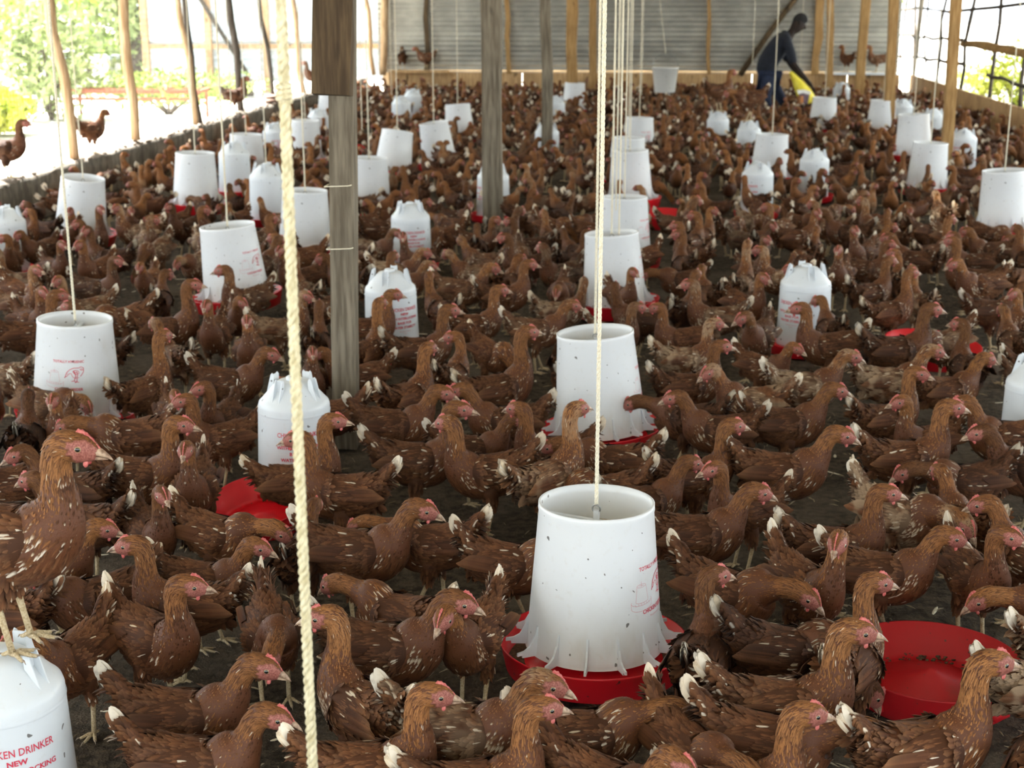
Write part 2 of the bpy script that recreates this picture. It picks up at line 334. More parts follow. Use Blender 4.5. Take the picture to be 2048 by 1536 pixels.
BODY = [(-.170, .262, .008, .009), (-.148, .254, .028, .032), (-.105, .233, .049, .055), (-.045, .212, .061, .066), (.025, .207, .065, .070), (.075, .222, .058, .067)]
HK = 1.26
XS = .86      # these pullets are short in the body
BODY = [(x*XS, z, w, h) for x, z, w, h in BODY]
def hen_shape(hc, hd, pitch=0.0, thick=1.0):
    hc = np.array(hc, float)*np.array([.91, 1, 1])+np.array([0, 0, .004]); hd = unit(hd)
    cp, sp_ = math.cos(pitch), math.sin(pitch); st = []
    for x, z, w, h in BODY:
        w *= 1.06; h *= 1.13
        zz = z-.215; st.append((x*cp-zz*sp_, 0, .215+x*sp_+zz*cp, w, h))
    B0 = np.array([.094*cp-.045*sp_, 0, .215+.094*sp_+.045*cp])
    N = hc-hd*.024*HK-np.array([0, 0, .004]); dv = N-B0; ln = np.linalg.norm(dv)
    t0 = unit(unit(dv)*.75+np.array([.75, 0, .30 if hc[2] > .2 else -.3])); t1 = unit(hd*.55+unit(dv)*.75)
    def herm(u): return (2*u**3-3*u*u+1)*B0+(u**3-2*u*u+u)*t0*ln+(-2*u**3+3*u*u)*N+(u**3-u*u)*t1*ln
    st.append((*B0, .053, .063))
    for u, w, h in ((.28, .036*thick, .042*thick), (.55, .0255*thick, .0295*thick), (.8, .0195*HK, .0222*HK), (1, .0212*HK, .0242*HK)): st.append((*herm(u), w, h))
    up0 = unit(np.array([0, 0, 1])-hd[2]*hd) if abs(hd[2]) < .98 else np.array([1.0, 0, 0])
    for d, w, h, dz in ((0, .0202, .0232, 0), (.012, .0166, .0202, -.0012), (.0215, .0116, .0152, -.0030), (.028, .0074, .0105, -.0042)): st.append((*(hc+(hd*d+up0*dz)*HK), w*HK, h*HK))
    sub = [4, 6, 7, 7, 6, 6]+[6, 6, 6, 5]+[5, 4, 4, 3]
    return catrom(st, sub), hc, hd, up0

def hen_rings(S, up0, nv=28):
    Pc = S[:, :3]; T = np.gradient(Pc, axis=0); T /= np.linalg.norm(T, axis=1)[:, None]
    n = len(S); U = np.zeros((n, 3)); u = np.array([0, 0, 1.0])
    for i in range(n):
        u = unit(u-(u@T[i])*T[i]); U[i] = u
    e = unit(up0-(up0@T[-1])*T[-1]); ang = math.atan2(np.cross(U[-1], e)@T[-1], U[-1]@e)
    n0 = 36
    for i in range(n):
        t = min(max((i-n0)/(n-10-n0), 0), 1); f = ang*t*t*(3-2*t); s_ = np.cross(U[i], T[i]); s_ = -s_
        U[i] = U[i]*math.cos(f)+np.cross(T[i], U[i])*math.sin(f)
    Sd = np.cross(U, T); a = np.linspace(0, 2*math.pi, nv, endpoint=False)
    V = Pc[:, None]+S[:, 3][:, None, None]*np.cos(a)[None, :, None]*Sd[:, None]+S[:, 4][:, None, None]*np.sin(a)[None, :, None]*U[:, None]
    return V, T, U, Sd, a

def make_hen(name, hc, hd, tail=54, pitch=0.0, stance=0.0, dens=1.0, thick=1.0, comb=0.60, beak_open=0.0):
    "returns {part: mesh}; everything in the hen's own frame: +X forward, feet on z=0"
    S, hc, hd, up0 = hen_shape(hc, hd, pitch, thick); V, T, U, Sd, ang = hen_rings(S, up0); n, nv = V.shape[:2]
    N = V-S[:, None, :3]; N = N/(S[:, 3][:, None, None]**2*0+1); N = N/(np.linalg.norm(N, axis=2)[..., None]+1e-9)
    ce, se = np.cos(ang), np.sin(ang)
    side = unit(np.cross(up0, hd))          # hen's left
    sdist = (V-hc)@hd/HK                       # distance in front of the eye line, for head rings
    onhead = (np.arange(n) >= n-22)[:, None]
    elev = se[None, :]*np.ones((n, 1))
    wob = .0035*np.sin(elev*9+1.3)+.002*np.sin(elev*23)
    face = onhead & (sdist > -.0115+wob+.012*np.abs(elev-.1)**2) & (elev < .72+np.clip(sdist, 0, .02)*9) & (elev > -.93)
    face = face & (sdist > np.where(elev < -.3, -.004, -.5))
    neckpos = np.clip((np.arange(n)-30)/(n-22-30), 0, 1)      # 0 at the breast, 1 at the nape
    hkring = np.clip((np.arange(n)-24)/16, 0, 1)
    cols = np.zeros((n, nv, 4)); cols[..., 0] = .4; cols[..., 1] = face; cols[..., 3] = hkring[:, None]
    body = G(); Fc = [(i*nv+j, i*nv+(j+1) % nv, (i+1)*nv+(j+1) % nv, (i+1)*nv+j) for i in range(n-1) for j in range(nv)]
    Fc += [tuple(range(nv))[::-1], tuple((n-1)*nv+j for j in range(nv))]
    Vb = V-N*.0015*(~face)[..., None]
    body.add(Vb.reshape(-1, 3), [f[::-1] for f in Fc], 0, cols.reshape(-1, 4))
    # plumage, laid from the rump forward so that the shingles lie towards the tail
    pl = G(); B_, D_, N_, L_, W_, S_, H_, LI = [], [], [], [], [], [], [], []
    for i in range(1, n-2):
        seg = np.linalg.norm(S[i+1, :3]-S[i, :3]); per = math.pi*(S[i, 3]+S[i, 4])
        k = np.clip(np.interp(i, [0, 10, 30, 36, 48, 60, 66, n], [.028, .031, .028, .028, .026, .014, .009, .007]), 0, 1)
        wr = np.interp(i, [0, 30, 38, 60, n], [.44, .46, .28, .28, .42])
        cnt = seg*per/(k*k*wr)*5.0*dens; cnt = int(cnt)+(R.random() < cnt % 1)
        for _ in range(cnt):
            v = R.random()*2*math.pi; jv = int(v/(2*math.pi)*nv) % nv
            if face[i, jv]: continue
            dv = Sd[i]*math.cos(v)*S[i, 3]+U[i]*math.sin(v)*S[i, 4]
            nn = unit(Sd[i]*math.cos(v)/S[i, 3]+U[i]*math.sin(v)/S[i, 4])
            B_.append(S[i, :3]+dv*.97+T[i]*seg*R.random()); D_.append(-T[i]+R.normal(0, .13, 3)+np.array([0, 0, -.18 if i < 34 else 0])); N_.append(nn)
            l = k*R.uniform(.75, 1.25); L_.append(l); W_.append(l*wr*R.uniform(.85, 1.15)); S_.append((.85, .72) if i < 34 else (.9, .5)); H_.append(hkring[i]*(1 if math.sin(v) > -.35 or i > 50 else .12)); LI.append(float(np.interp(i, [0, 14, 22, 50, 58, 64], [-.04, .02, .11, .11, .05, .0])))
    feathers(pl, B_, D_, N_, np.array(L_), np.array(W_), np.array(LI), np.array(S_), np.array(H_), curl=.03)
    # fluff below the vent
    nf = int(70*dens); a = R.uniform(0, math.pi, nf)
    bb = np.stack([R.uniform(-.13, -.06, nf), .032*np.cos(a), .205-.02*np.sin(a)+0*a], 1)
    dd = np.stack([-np.ones(nf)*.6, .3*np.cos(a), -R.uniform(.4, 1.1, nf)], 1); nn = np.stack([-np.ones(nf), np.cos(a)*1.5, -.2*np.ones(nf)], 1)
    feathers(pl, bb, dd, nn, R.uniform(.03, .045, nf), .018, .15, (.8, .8), 0.0)
    out = {'body': body.mesh('hen_body', ['skin'], col=True), 'plumage': pl.mesh('hen_plumage', ['plumage'], col=True)}
    # wings: a shell along the flank with rows of coverts and long flight feathers
    for si, nm in ((1, 'wingL'), (-1, 'wingR')):
        w = G(); na, nb = 14, 8; W0 = np.zeros((na, nb, 3))
        def wp(a_, b_):
            x = .066-.176*a_; a0 = max(a_, 0); hh = (.047*(1-a0**2.2*.75))*(.55+.45*min(1, a0*5+.25)); z = .235+.012*a_+b_*hh
            zc = np.interp(x/XS, [-.17, -.105, -.045, .025, .075], [.26, .233, .212, .207, .222]); ww = np.interp(x/XS, [-.17, -.148, -.105, -.045, .025, .075], [.013, .030, .052, .065, .069, .062]); h_ = np.interp(x/XS, [-.17, -.105, -.045, .025, .075], [.034, .062, .074, .079, .076])
            y = ww*math.sqrt(max(.12, 1-((z-zc)/(h_*1.02))**2))+.009*(1-b_*b_)+.004-.020*max(0, 1-a_*6)
            xx, zz = x, z-.215
            return np.array([xx*math.cos(pitch)-zz*math.sin(pitch), si*y, .215+xx*math.sin(pitch)+zz*math.cos(pitch)])
        for i in range(na):
            for j in range(nb): W0[i, j] = wp(i/(na-1), -1+2*j/(nb-1))
        q = [(i*nb+j, i*nb+j+1, (i+1)*nb+j+1, (i+1)*nb+j) for i in range(na-1) for j in range(nb-1)]
        if si > 0: q = [f[::-1] for f in q]
        w.add(W0.reshape(-1, 3), q, 0, (.4, .2, .5, 0))
        bs, ds, ns, Ls, Ws = [], [], [], [], []
        for r_ in range(int(230*dens)):
            a_, b_ = R.uniform(-.06, .72), R.uniform(-1, 1); e = .02
            p = wp(a_, b_); da = wp(a_+e, b_)-p; db = wp(a_, min(.99, b_+.05))-p; nn = np.cross(db, da)*si
            if nn[1]*si < 0: nn = -nn
            bs.append(p-unit(nn)*.002); ds.append(unit(da)+np.array([0, 0, -.10-.15*(b_ < 0)])); ns.append(nn); l = R.uniform(.024, .034)*(1+.5*a_); Ls.append(l); Ws.append(l*.45)
        feathers(w, bs, ds, ns, np.array(Ls), np.array(Ws), .075, (.8, .8), 0.05, curl=.02)
        for k_ in range(9):
            b_ = .55-1.35*k_/8; p = wp(.52+.03*k_ % .2, b_*.7); q_ = wp(.97, .35-.08*k_)+np.array([-.012-.004*k_, si*(.004+.0008*k_), -.0016*k_])
            L = np.linalg.norm(q_-p); feathers(w, [p+np.array([0, si*.003, 0])], [q_-p], [np.array([0, si*1.0, .25])], L*1.03, .021, .02, (.9, .9), 0.0, lite='long')
        out[nm] = w.mesh('hen_wing', ['plumage'], col=True)
    # tail: a tented fan of separate feathers
    tb = np.array([BODY[0][0]*math.cos(pitch)-.047*math.sin(pitch), 0, .215+BODY[0][0]*math.sin(pitch)+.047*math.cos(pitch)])
    te = math.radians(tail); ax = np.array([-math.cos(te), 0, math.sin(te)]); pz = np.array([math.sin(te), 0, math.cos(te)]); out['tailf'] = []
    cv = G(); nb_ = int(150*dens); aa = R.uniform(-3.14, 3.14, nb_); rr = R.uniform(-.035, .058, nb_)
    bs = tb+np.array([.03, 0, -.004])+ax*(.012+rr)[:, None]+(pz*(np.sin(aa)*(.030-.22*np.maximum(rr, 0)))[:, None]+np.stack([0*aa, np.cos(aa)*(.022-.14*np.maximum(rr, 0)), 0*aa], 1))
    feathers(cv, bs, np.tile(ax, (nb_, 1))+np.stack([0*aa, np.cos(aa)*.15, 0*aa], 1), np.stack([0*aa+.3, np.cos(aa), np.sin(aa)*1.0+.2], 1), R.uniform(.030, .046, nb_), .018, .05, (.85, .85), .1)
    out['tail'] = cv.mesh('hen_tail_coverts', ['plumage'], col=True)
    for k_ in range(8):
        s_ = 1 if k_ % 2 else -1; m = k_//2; sp_ = (m+.5)/4
        d = unit(ax*1.0+pz*(.16-.30*sp_)+np.array([0, s_*(.03+.10*sp_), 0])); nrm = unit(np.array([0, s_*1.0, 0])+pz*(.75-.6*sp_))
        g = G(); feathers(g, [tb+np.array([.012, s_*.004, 0])], [d], [nrm], [.092+.022*(1-sp_)+R.uniform(-.006, .006)], [.031], [.03], (.95, .95), 0.0, curl=.06*(1 if m else 0), lite='long')
        out['tailf'].append(g.mesh('hen_tail_feather', ['tail'], col=True))
    # beak, comb, wattles, eyes
    g = G(); b0 = hc+hd*.0215-up0*.0022; b1 = []
    for t_ in np.linspace(0, 1, 7): b1.append(b0+hd*.030*t_+up0*(.0015-.0090*t_**2.2))
    g.tube(b1, [.0088, .0082, .0070, .0056, .0040, .0024, .0006], 8, up=up0, flat=.85)
    b0 = hc+hd*.0195-up0*.0102; lo = [b0+hd*.0245*t_-up0*(.0005-.001*t_+beak_open*.012*t_) for t_ in np.linspace(0, 1, 5)]
    g.tube(lo, [.0070, .0061, .0049, .0033, .0008], 8, up=up0, flat=.6)
    g.V = [hc+(v-hc)*HK for v in g.V]; out['beak'] = g.mesh('hen_beak', ['horn'])
    prof = [(-.006, .0190, 0), (-.003, .0195, .009), (0, .0190, .0080), (.003, .0182, .0115), (.006, .0172, .0080), (.009, .0158, .0100), (.0125, .0140, .006), (.016, .0122, .0066), (.020, .0092, .0038), (.025, .006, .002), (.028, .0035, 0)]
    Vt, Fq = [], []
    for i, (x_, z0, hh) in enumerate(prof):
        x_, z0, hh = x_*1.15, z0*1.17-.0004, hh*1.05
        for s_ in (-1, 1): Vt.append(hc+hd*x_+up0*(z0-.004)+side*s_*.0021)
        for s_ in (-1, 1): Vt.append(hc+hd*x_+up0*(z0+hh*comb)+side*s_*.0011)
        if i:
            a_ = 4*(i-1); b_ = 4*i; Fq += [(a_, b_, b_+2, a_+2), (a_+1, a_+3, b_+3, b_+1), (a_+2, b_+2, b_+3, a_+3)]
    g = G(); g.add(Vt, Fq); g.V = [hc+(v-hc)*HK for v in g.V]; out['comb'] = g.mesh('hen_comb', ['comb'])
    for s_, nm in ((1, 'wattleL'), (-1, 'wattleR')):
        g = G(); c_ = hc+hd*.014-up0*.0215+side*s_*.0065
        g.tube([c_+up0*.008, c_+up0*.004, c_, c_-up0*.004*comb, c_-up0*.007*comb], [.002, .0034, .0040, .0032, .001], 8, up=side, flat=.38); g.V = [hc+(v-hc)*HK for v in g.V]; out[nm] = g.mesh('hen_wattle', ['comb'])
        e = unit(side*s_+hd*.18+up0*.10); c_ = hc+hd*.0045+up0*.0030+side*s_*.0142; e2 = unit(np.cross(e, up0)); e3 = np.cross(e2, e)
        th = np.radians([2, 20, 32, 45, 60, 80, 100]); rr = .0066; Vt, Fq, MI = [], [], []
        for i, t_ in enumerate(th):
            r2 = rr if i < 5 else rr*1.28
            for a_ in np.linspace(0, 2*math.pi, 12, endpoint=False): Vt.append(c_+e*r2*math.cos(t_)*(1 if i < 5 else .7)+(e2*math.cos(a_)+e3*math.sin(a_)*.9)*r2*math.sin(t_))
            if i:
                for j in range(12): Fq.append(((i-1)*12+j, (i-1)*12+(j+1) % 12, i*12+(j+1) % 12, i*12+j)); MI.append(0 if i < 3 else (1 if i < 4 else 2))
        Fq.append(tuple(range(12))[::-1]); MI.append(0)
        g = G(); g.add(Vt, Fq, MI); g.V = [hc+(v-hc)*HK for v in g.V]; out['eye'+nm[-1]] = g.mesh('hen_eye', ['pupil', 'iris', 'lid'])
    # legs
    for s_, nm in ((1, 'legL'), (-1, 'legR')):
        g = G(); st_ = stance*s_; hip = np.array([.0, s_*.034, .178]); kn = np.array([-.012+st_*.4, s_*.040, .105]); ft = np.array([.008+st_, s_*.040, .010])
        hock = kn*1.0; leg = [hip, hip*.6+hock*.4, hip*.25+hock*.75, hock]
        g.tube(leg, [.034, .029, .018, .010], 10, col=(.4, .3, .3, 0))
        fb, fd, fn = [], [], []
        for _ in range(int(70*dens)):
            t_ = R.uniform(0, .95); a_ = R.uniform(0, 2*math.pi); r_ = np.interp(t_, [0, .4, .75, 1], [.034, .029, .018, .009]); nn = np.array([math.cos(a_), math.sin(a_), 0])
            fb.append(hip+(hock-hip)*t_+nn*r_*.92); fd.append(hock-hip); fn.append(nn)
        feathers(g, fb, fd, fn, .026, .013, .10, (.8, .7), 0.05)
        g.tube([hock+(hip-hock)*.08, hock, hock*.5+ft*.5, ft], [.0085, .0078, .0062, .0066], 8, mi=1)
        for an, l in ((0, .052), (38, .042), (-38, .042), (180, .022)):
            d_ = np.array([math.cos(math.radians(an)), math.sin(math.radians(an)), 0]); q0 = ft+np.array([0, 0, -.003])
            g.tube([q0, q0+d_*l*.35+[0, 0, .003], q0+d_*l*.7+[0, 0, -.001], q0+d_*l*.92+[0, 0, -.002]], [.0058, .0050, .0042, .0034], 6, mi=1)
            g.tube([q0+d_*l*.88+[0, 0, -.001], q0+d_*l*1.05+[0, 0, 0], q0+d_*l*1.2+[0, 0, -.005]], [.0026, .0018, .0004], 5, mi=2)
        out[nm] = g.mesh('hen_leg', ['plumage', 'shank', 'claw'], col=True)
    return out

PARTS = [('plumage', 'plumage'), ('wingL', 'wing'), ('wingR', 'wing'), ('beak', 'beak'), ('comb', 'comb'), ('wattleL', 'wattle'), ('wattleR', 'wattle'), ('eyeL', 'eye'), ('eyeR', 'eye'), ('legL', 'leg'), ('legR', 'leg')]
Y45 = (math.cos(.8), math.sin(.8))
POSES = {
 'alert': dict(hc=(.168, 0, .398), hd=(1, 0, -.16)),
 'alert_l': dict(hc=(.160, .012, .400), hd=(.72, .72, -.18)),
 'alert_r': dict(hc=(.160, -.012, .398), hd=(.72, -.72, -.20)),
 'side_l': dict(hc=(.155, .015, .395), hd=(.1, 1, -.2), tail=60),
 'side_r': dict(hc=(.155, -.015, .395), hd=(.1, -1, -.2), tail=60),
 'tall': dict(hc=(.148, 0, .440), hd=(1, 0, -.08), pitch=.12, tail=46),
 'relaxed': dict(hc=(.208, 0, .348), hd=(1, 0, -.34), stance=.02),
 'relaxed_l': dict(hc=(.205, .03, .345), hd=(.75, .66, -.40), stance=.02),
 'relaxed_r': dict(hc=(.205, -.03, .345), hd=(.75, -.66, -.40), stance=-.02, tail=62),
 'forward': dict(hc=(.262, 0, .262), hd=(1, 0, -.62), stance=.04, tail=56, pitch=-.05),
 'forward_r': dict(hc=(.255, -.04, .25), hd=(.85, -.4, -.75), stance=-.03, tail=64, pitch=-.06),
 'peck': dict(hc=(.262, .0, .090), hd=(.50, 0, -.87), tail=55, pitch=-.18, stance=.02),
 'peck_l': dict(hc=(.235, .07, .095), hd=(.40, .35, -.87), tail=60, pitch=-.16),
 'back': dict(hc=(.120, .050, .385), hd=(-.35, .93, -.15), tail=52),
}
HEN = {}
def build_poses():
    for k, kw in POSES.items(): HEN[k] = make_hen(k, **kw)
def join_meshes(name, meshes):
    "one mesh holding several part meshes (for hens too small to show their parts)"
    Vs, Fs, MI, Cs, mats, off = [], [], [], [], [], 0
    for me in meshes:
        nv_ = len(me.vertices); co = np.empty(nv_*3, np.float32); me.vertices.foreach_get('co', co); Vs.append(co.reshape(-1, 3))
        mp = []
        for m in me.materials:
            if m not in mats: mats.append(m)
            mp.append(mats.index(m))
        for p in me.polygons: Fs.append(tuple(v+off for v in p.vertices)); MI.append(mp[p.material_index])
        a = me.attributes.get('fcol')
        if a: c = np.empty(nv_*4, np.float32); a.data.foreach_get('color', c); Cs.append(c.reshape(-1, 4))
        else: Cs.append(np.tile(np.float32([.5, 0, 0, 0]), (nv_, 1)))
        off += nv_
    return mesh(name, np.concatenate(Vs), Fs, mats, MI, True, np.concatenate(Cs))
MID = {}
def build_mids():
    for k, h in HEN.items():
        MID[k] = (join_meshes('hen', [h[x] for x in ('body', 'plumage', 'wingL', 'wingR', 'beak', 'eyeL', 'eyeR', 'wattleL', 'wattleR')]), join_meshes('hen_tail', [h['tail']]+h['tailf']))
PROTO = {}
def hen_full(pose):
    h = HEN[pose]; t = empty('hen'); b = link('body', h['body'], t); kids = [b]
    for key, nm in PARTS:
        o = link(nm, h[key], t)
        if nm == 'plumage': o['kind'] = 'stuff'
        kids.append(o)
    tl = link('tail', h['tail'], t); kids.append(tl)
    for m in h['tailf']: kids.append(link('tail_feather', m, tl))
    return t
def hen_mid(pose):
    h = HEN[pose]; a, b = MID[pose]; t = link('hen', a); link('tail', b, t); link('comb', h['comb'], t)
    for s_ in 'LR': link('leg', h['leg'+s_], t)
    return t
def copy_tree(o, parent=None):
    c = o.copy(); COL.objects.link(c)
    if parent is not None: c.parent = parent
    for ch in o.children: copy_tree(ch, c)
    return c
def setcol(o, c):
    o.color = c
    for ch in o.children: setcol(ch, c)
def put_hen(pose, x, y, z, ang, col, label, full=True, scale=1.0, group='brown hens on the litter floor'):
    key = (pose, full)
    if key not in PROTO: PROTO[key] = o = (hen_full if full else hen_mid)(pose)
    else: o = copy_tree(PROTO[key])
    o.location = (x, y, z); o.rotation_euler = (0, 0, ang); o.scale = (scale,)*3
    setcol(o, (*col, 1)); tag(o, label, 'hen', group); return o
# ------------------------------------------------------------------ the shed
XL, XR, YB = -4.42, 4.12, 23.0           # left wall, right wall, back wall
WL, WR = 0.33, 0.41                      # heights of the low walls
EAVE = 2.75; XM = (XL+XR)/2; RISE = 1.25
def corrugated(name, w, h, mat, pitch=.076, amp=.011, loc=(0, 0, 0), rot=(0, 0, 0), parent=None, vertical=False, step=6):
    "a sheet in its own XZ plane, corrugations running along X (or up, if vertical)"
    n = max(2, int((h if not vertical else w)/pitch*step)); t = np.linspace(0, (h if not vertical else w), n+1); d = amp*np.sin(t/pitch*2*math.pi)
    V = [];
    for i in range(n+1):
        for e in (0, 1):
            V.append((e*w, d[i], t[i]) if not vertical else (t[i], d[i], e*h))
    return link(name, mesh(name, V, [(2*i, 2*i+1, 2*i+3, 2*i+2) for i in range(n)], mat), parent, loc, rot)

# floor: litter with a gently uneven surface
nx, ny = 90, 250; xs = np.linspace(XL-.05, XR+.05, nx); ys = np.linspace(-1.0, YB, ny)
Xg, Yg = np.meshgrid(xs, ys); Zg = -.006+.004*np.sin(Xg*3.1+Yg*1.7)+.004*np.sin(Xg*7.7-Yg*5.3)-.003*R.random(Xg.shape)
V = np.stack([Xg, Yg, Zg], -1).reshape(-1, 3)
tag(link('floor', mesh('floor', V, [(j*nx+i, j*nx+i+1, (j+1)*nx+i+1, (j+1)*nx+i) for j in range(ny-1) for i in range(nx-1)], 'litter')), kind='structure')
tag(link('ground_outside', mesh('ground_outside', [(-60, -12, -.03), (60, -12, -.03), (60, 90, -.03), (-60, 90, -.03)], [(0, 1, 2, 3)], 'earth')), kind='structure')
# straw, wood shavings and dropped down lying on the litter
g = G(); n = 3000
yy = 2.2+11.5*R.random(n)**1.3; xx = R.uniform(-1, 1, n)*np.minimum(4.1, yy*.42+.3)-yy*.08; an = R.uniform(0, math.pi, n); ll = R.uniform(.010, .05, n); ww = R.uniform(.0006, .0017, n)
xx = np.clip(xx, XL+.06, XR-.06); dx, dy = np.cos(an)*ll/2, np.sin(an)*ll/2; px, py = -np.sin(an)*ww, np.cos(an)*ww; zz = R.uniform(.003, .010, n)
Vs = np.stack([np.stack([xx-dx-px, yy-dy-py, zz], 1), np.stack([xx-dx+px, yy-dy+py, zz], 1), np.stack([xx+dx+px, yy+dy+py, zz+.004], 1), np.stack([xx+dx-px, yy+dy-py, zz+.004], 1), np.stack([xx, yy, zz+.006], 1)], 1).reshape(-1, 3)
g.add(Vs, [f for i in range(n) for f in ((5*i, 5*i+1, 5*i+4), (5*i+1, 5*i+2, 5*i+4), (5*i+2, 5*i+3, 5*i+4), (5*i+3, 5*i, 5*i+4))])
tag(g.obj('straw_litter', 'straw', smooth=False), 'short straw and wood shavings strewn over the litter floor', 'litter', kind='stuff')
g = G(); n = 260; yy = 2.4+9*R.random(n); xx = np.clip(R.uniform(-1, 1, n)*np.minimum(4.0, yy*.4+.3)-yy*.08, XL+.1, XR-.1); an = R.uniform(0, 6.28, n)
feathers(g, np.stack([xx, yy, 0*xx+.006], 1), np.stack([np.cos(an), np.sin(an), 0*an], 1), np.tile([0, 0, 1.0], (n, 1)), R.uniform(.02, .06, n), .012, .05, (.9, .8), 0, lite='long')
tag(g.obj('dropped_feathers', 'twine'), 'small white feathers dropped on the litter floor', 'feathers', kind='stuff')
# manure clods
g = G()
for i in range(700):
    y = 2.3+7*R.random()**1.2; x = R.uniform(-1, 1)*(y*.4+.3)-y*.08; s_ = R.uniform(.003, .011)
    g.ball((x, y, s_*.3), (s_*R.uniform(.8, 1.6), s_, s_*.6), 6, 4)
tag(g.obj('litter_clods', 'litter'), 'dark clods of dry litter lying on the floor', 'litter', kind='stuff')

# left low wall: plastered, with a crumbling mortar top
def rough_wall(name, x0, x1, y0, y1, h, mat, side):
    ny_, nz_ = 240, 8; g = G(); V = []
    prof = [(x1, 0), (x1+.006, h*.25), (x1-.004, h*.5), (x1+.004, h*.75), (x1-.004, h-.01), ((x0+x1)/2, h+.012), (x0, h), (x0, 0)]
    for y in np.linspace(y0, y1, ny_):
        for i, (a, b) in enumerate(prof): V.append((a+R.normal(0, .003), y, b+(R.normal(0, .006) if 3 < i < 7 else 0)))
    k = len(prof); Fq = [(j*k+i, j*k+i+1, (j+1)*k+i+1, (j+1)*k+i) for j in range(ny_-1) for i in range(k-1)]
    mi = [1 if i in (4, 5) else 0 for j in range(ny_-1) for i in range(k-1)]
    g.add(V, Fq, mi); return tag(g.obj(name, mat), kind='structure')
wl = rough_wall('wall_left', XL-.16, XL, -1.0, YB, WL, ['concrete', 'coping'], 1)
g = G()
for i in range(420):
    y = R.uniform(6, 22); s_ = R.uniform(.008, .03); g.ball((XL-R.uniform(.0, .15), y, WL+.004), (s_, s_*1.3, s_*.6), 6, 4)
tag(g.obj('mortar_crumbs', 'coping', wl), kind='stuff')

# back wall: overlapping galvanised sheets above a kick board
wb_ = empty('wall_back', (0, YB, 0)); wb_['kind'] = 'structure'
def px_x(px, Y):      # world X on the vertical plane y=Y seen at column px near the horizon
    r = ray(px, 60); return r[0]*Y/r[1]
cuts = [px_x(v, YB) for v in (757, 855, 1015, 1186, 1418, 1640, 1800)]
for a, b in zip(cuts[:-1], cuts[1:]):
    corrugated('corrugated_sheet', b-a+.03, 2.75, 'sheet', loc=(a-.015, R.uniform(.02, .05), .40), parent=wb_)
gV = [(XL-.1, .03, 2.9), (XR+.1, .03, 2.9), (XM, .03, EAVE+RISE-.02)]
G().add(gV+[(a_, b_+.02, c_) for a_, b_, c_ in gV], [(0, 1, 2), (5, 4, 3), (0, 3, 4, 1), (1, 4, 5, 2), (2, 5, 3, 0)]).obj('gable_sheet', 'sheet', wb_, smooth=False)
bx = [px_x(v, YB) for v in (775, 1045, 1330, 1508, 1700, 1806)]
for i, (a, b) in enumerate(zip(bx[:-1], bx[1:])):
    G().box(((a+b)/2, -.01-.004*(i % 2), .21), (b-a-.012, .03, .40)).obj('board', 'plank', wb_, smooth=False)
ledge = G().box((px_x(840, YB), -.10, .425), (px_x(905, YB)-px_x(790, YB), .22, .03)).obj('ledge', 'plank', wb_, smooth=False)
G().box(((px_x(1655, YB)+px_x(1796, YB))/2, -.10, .425), (px_x(1796, YB)-px_x(1655, YB), .24, .03)).obj('ledge', 'white_clean', wb_, smooth=False)

def pole(name, p0, p1, w, mat, label, d=None, wob=.012, nseg=9, square=True, group='roof posts', grow=1.0, top=None):
    "a rough post from p0 (foot) to p1 (a higher point on it), carried on up to the roof"
    p0 = np.asarray(p0, float); p1 = np.asarray(p1, float); dr = (p1-p0)/(p1[2]-p0[2]); zt = top or (EAVE-.1 if 'wall' in name else EAVE+RISE*(1-abs(p0[0]-XM)/((XR-XL)/2))-.10)
    pts, rr = [], []
    for t in np.linspace(0, 1, nseg):
        z = p0[2]+(zt-p0[2])*t; q = p0+dr*(z-p0[2])
        if 0 < t < 1: q = q+np.array([R.normal(0, wob), R.normal(0, wob), 0])
        pts.append(q-p0); rr.append(w/2*(1+R.normal(0, .05)*(wob > .005))*(grow+(1-grow)*(1-t)))
    g = G()
    if square:
        V = []
        for q, r_ in zip(pts, rr):
            hy = (d or w)/2
            for a, b in ((-1, -1), (-.8, -1.04), (.8, -1.04), (1, -1), (1, 1), (-1, 1)): V.append(q+np.array([a*r_*(1+R.normal(0, .02)), b*hy*(1+R.normal(0, .02)), 0]))
        Fq = [(i*6+j, i*6+(j+1) % 6, (i+1)*6+(j+1) % 6, (i+1)*6+j) for i in range(nseg-1) for j in range(6)]+[tuple(range(6))[::-1], tuple((nseg-1)*6+j for j in range(6))]
        g.add(V, Fq)
    else: g.tube(pts, rr, 9)
    o = g.obj(name, mat, smooth=not square, loc=p0); return tag(o, label, 'post', group)
def foot(px, py): return P(px, py, 0)
def above(px, py, p):      # point on the sight line through (px, py) in the upright plane through p facing the camera
    r = ray(px, py); n_ = np.array([FW[0], FW[1], 0]); t = ((np.asarray(p)-CC)@n_)/(r@n_); return CC+r*t
def post2(name, fx, fy, tx, ty, wpx, mat, label, h0=0.0, square=True, **kw):
    p = P(fx, fy, h0); q = above(tx, ty, p); z = (p-CC)@FW
    if h0 > 0: kw.setdefault('group', 'poles on the left wall')
    return pole(name, p, q, wpx*z/F_PX, mat, label, square=square, **kw)
near = post2('wooden_post', 694, 893, 688, 190, 47, 'wood_grey', 'weathered grey square post nearest the camera, thick dark board nailed on top', wob=.004, d=.07)
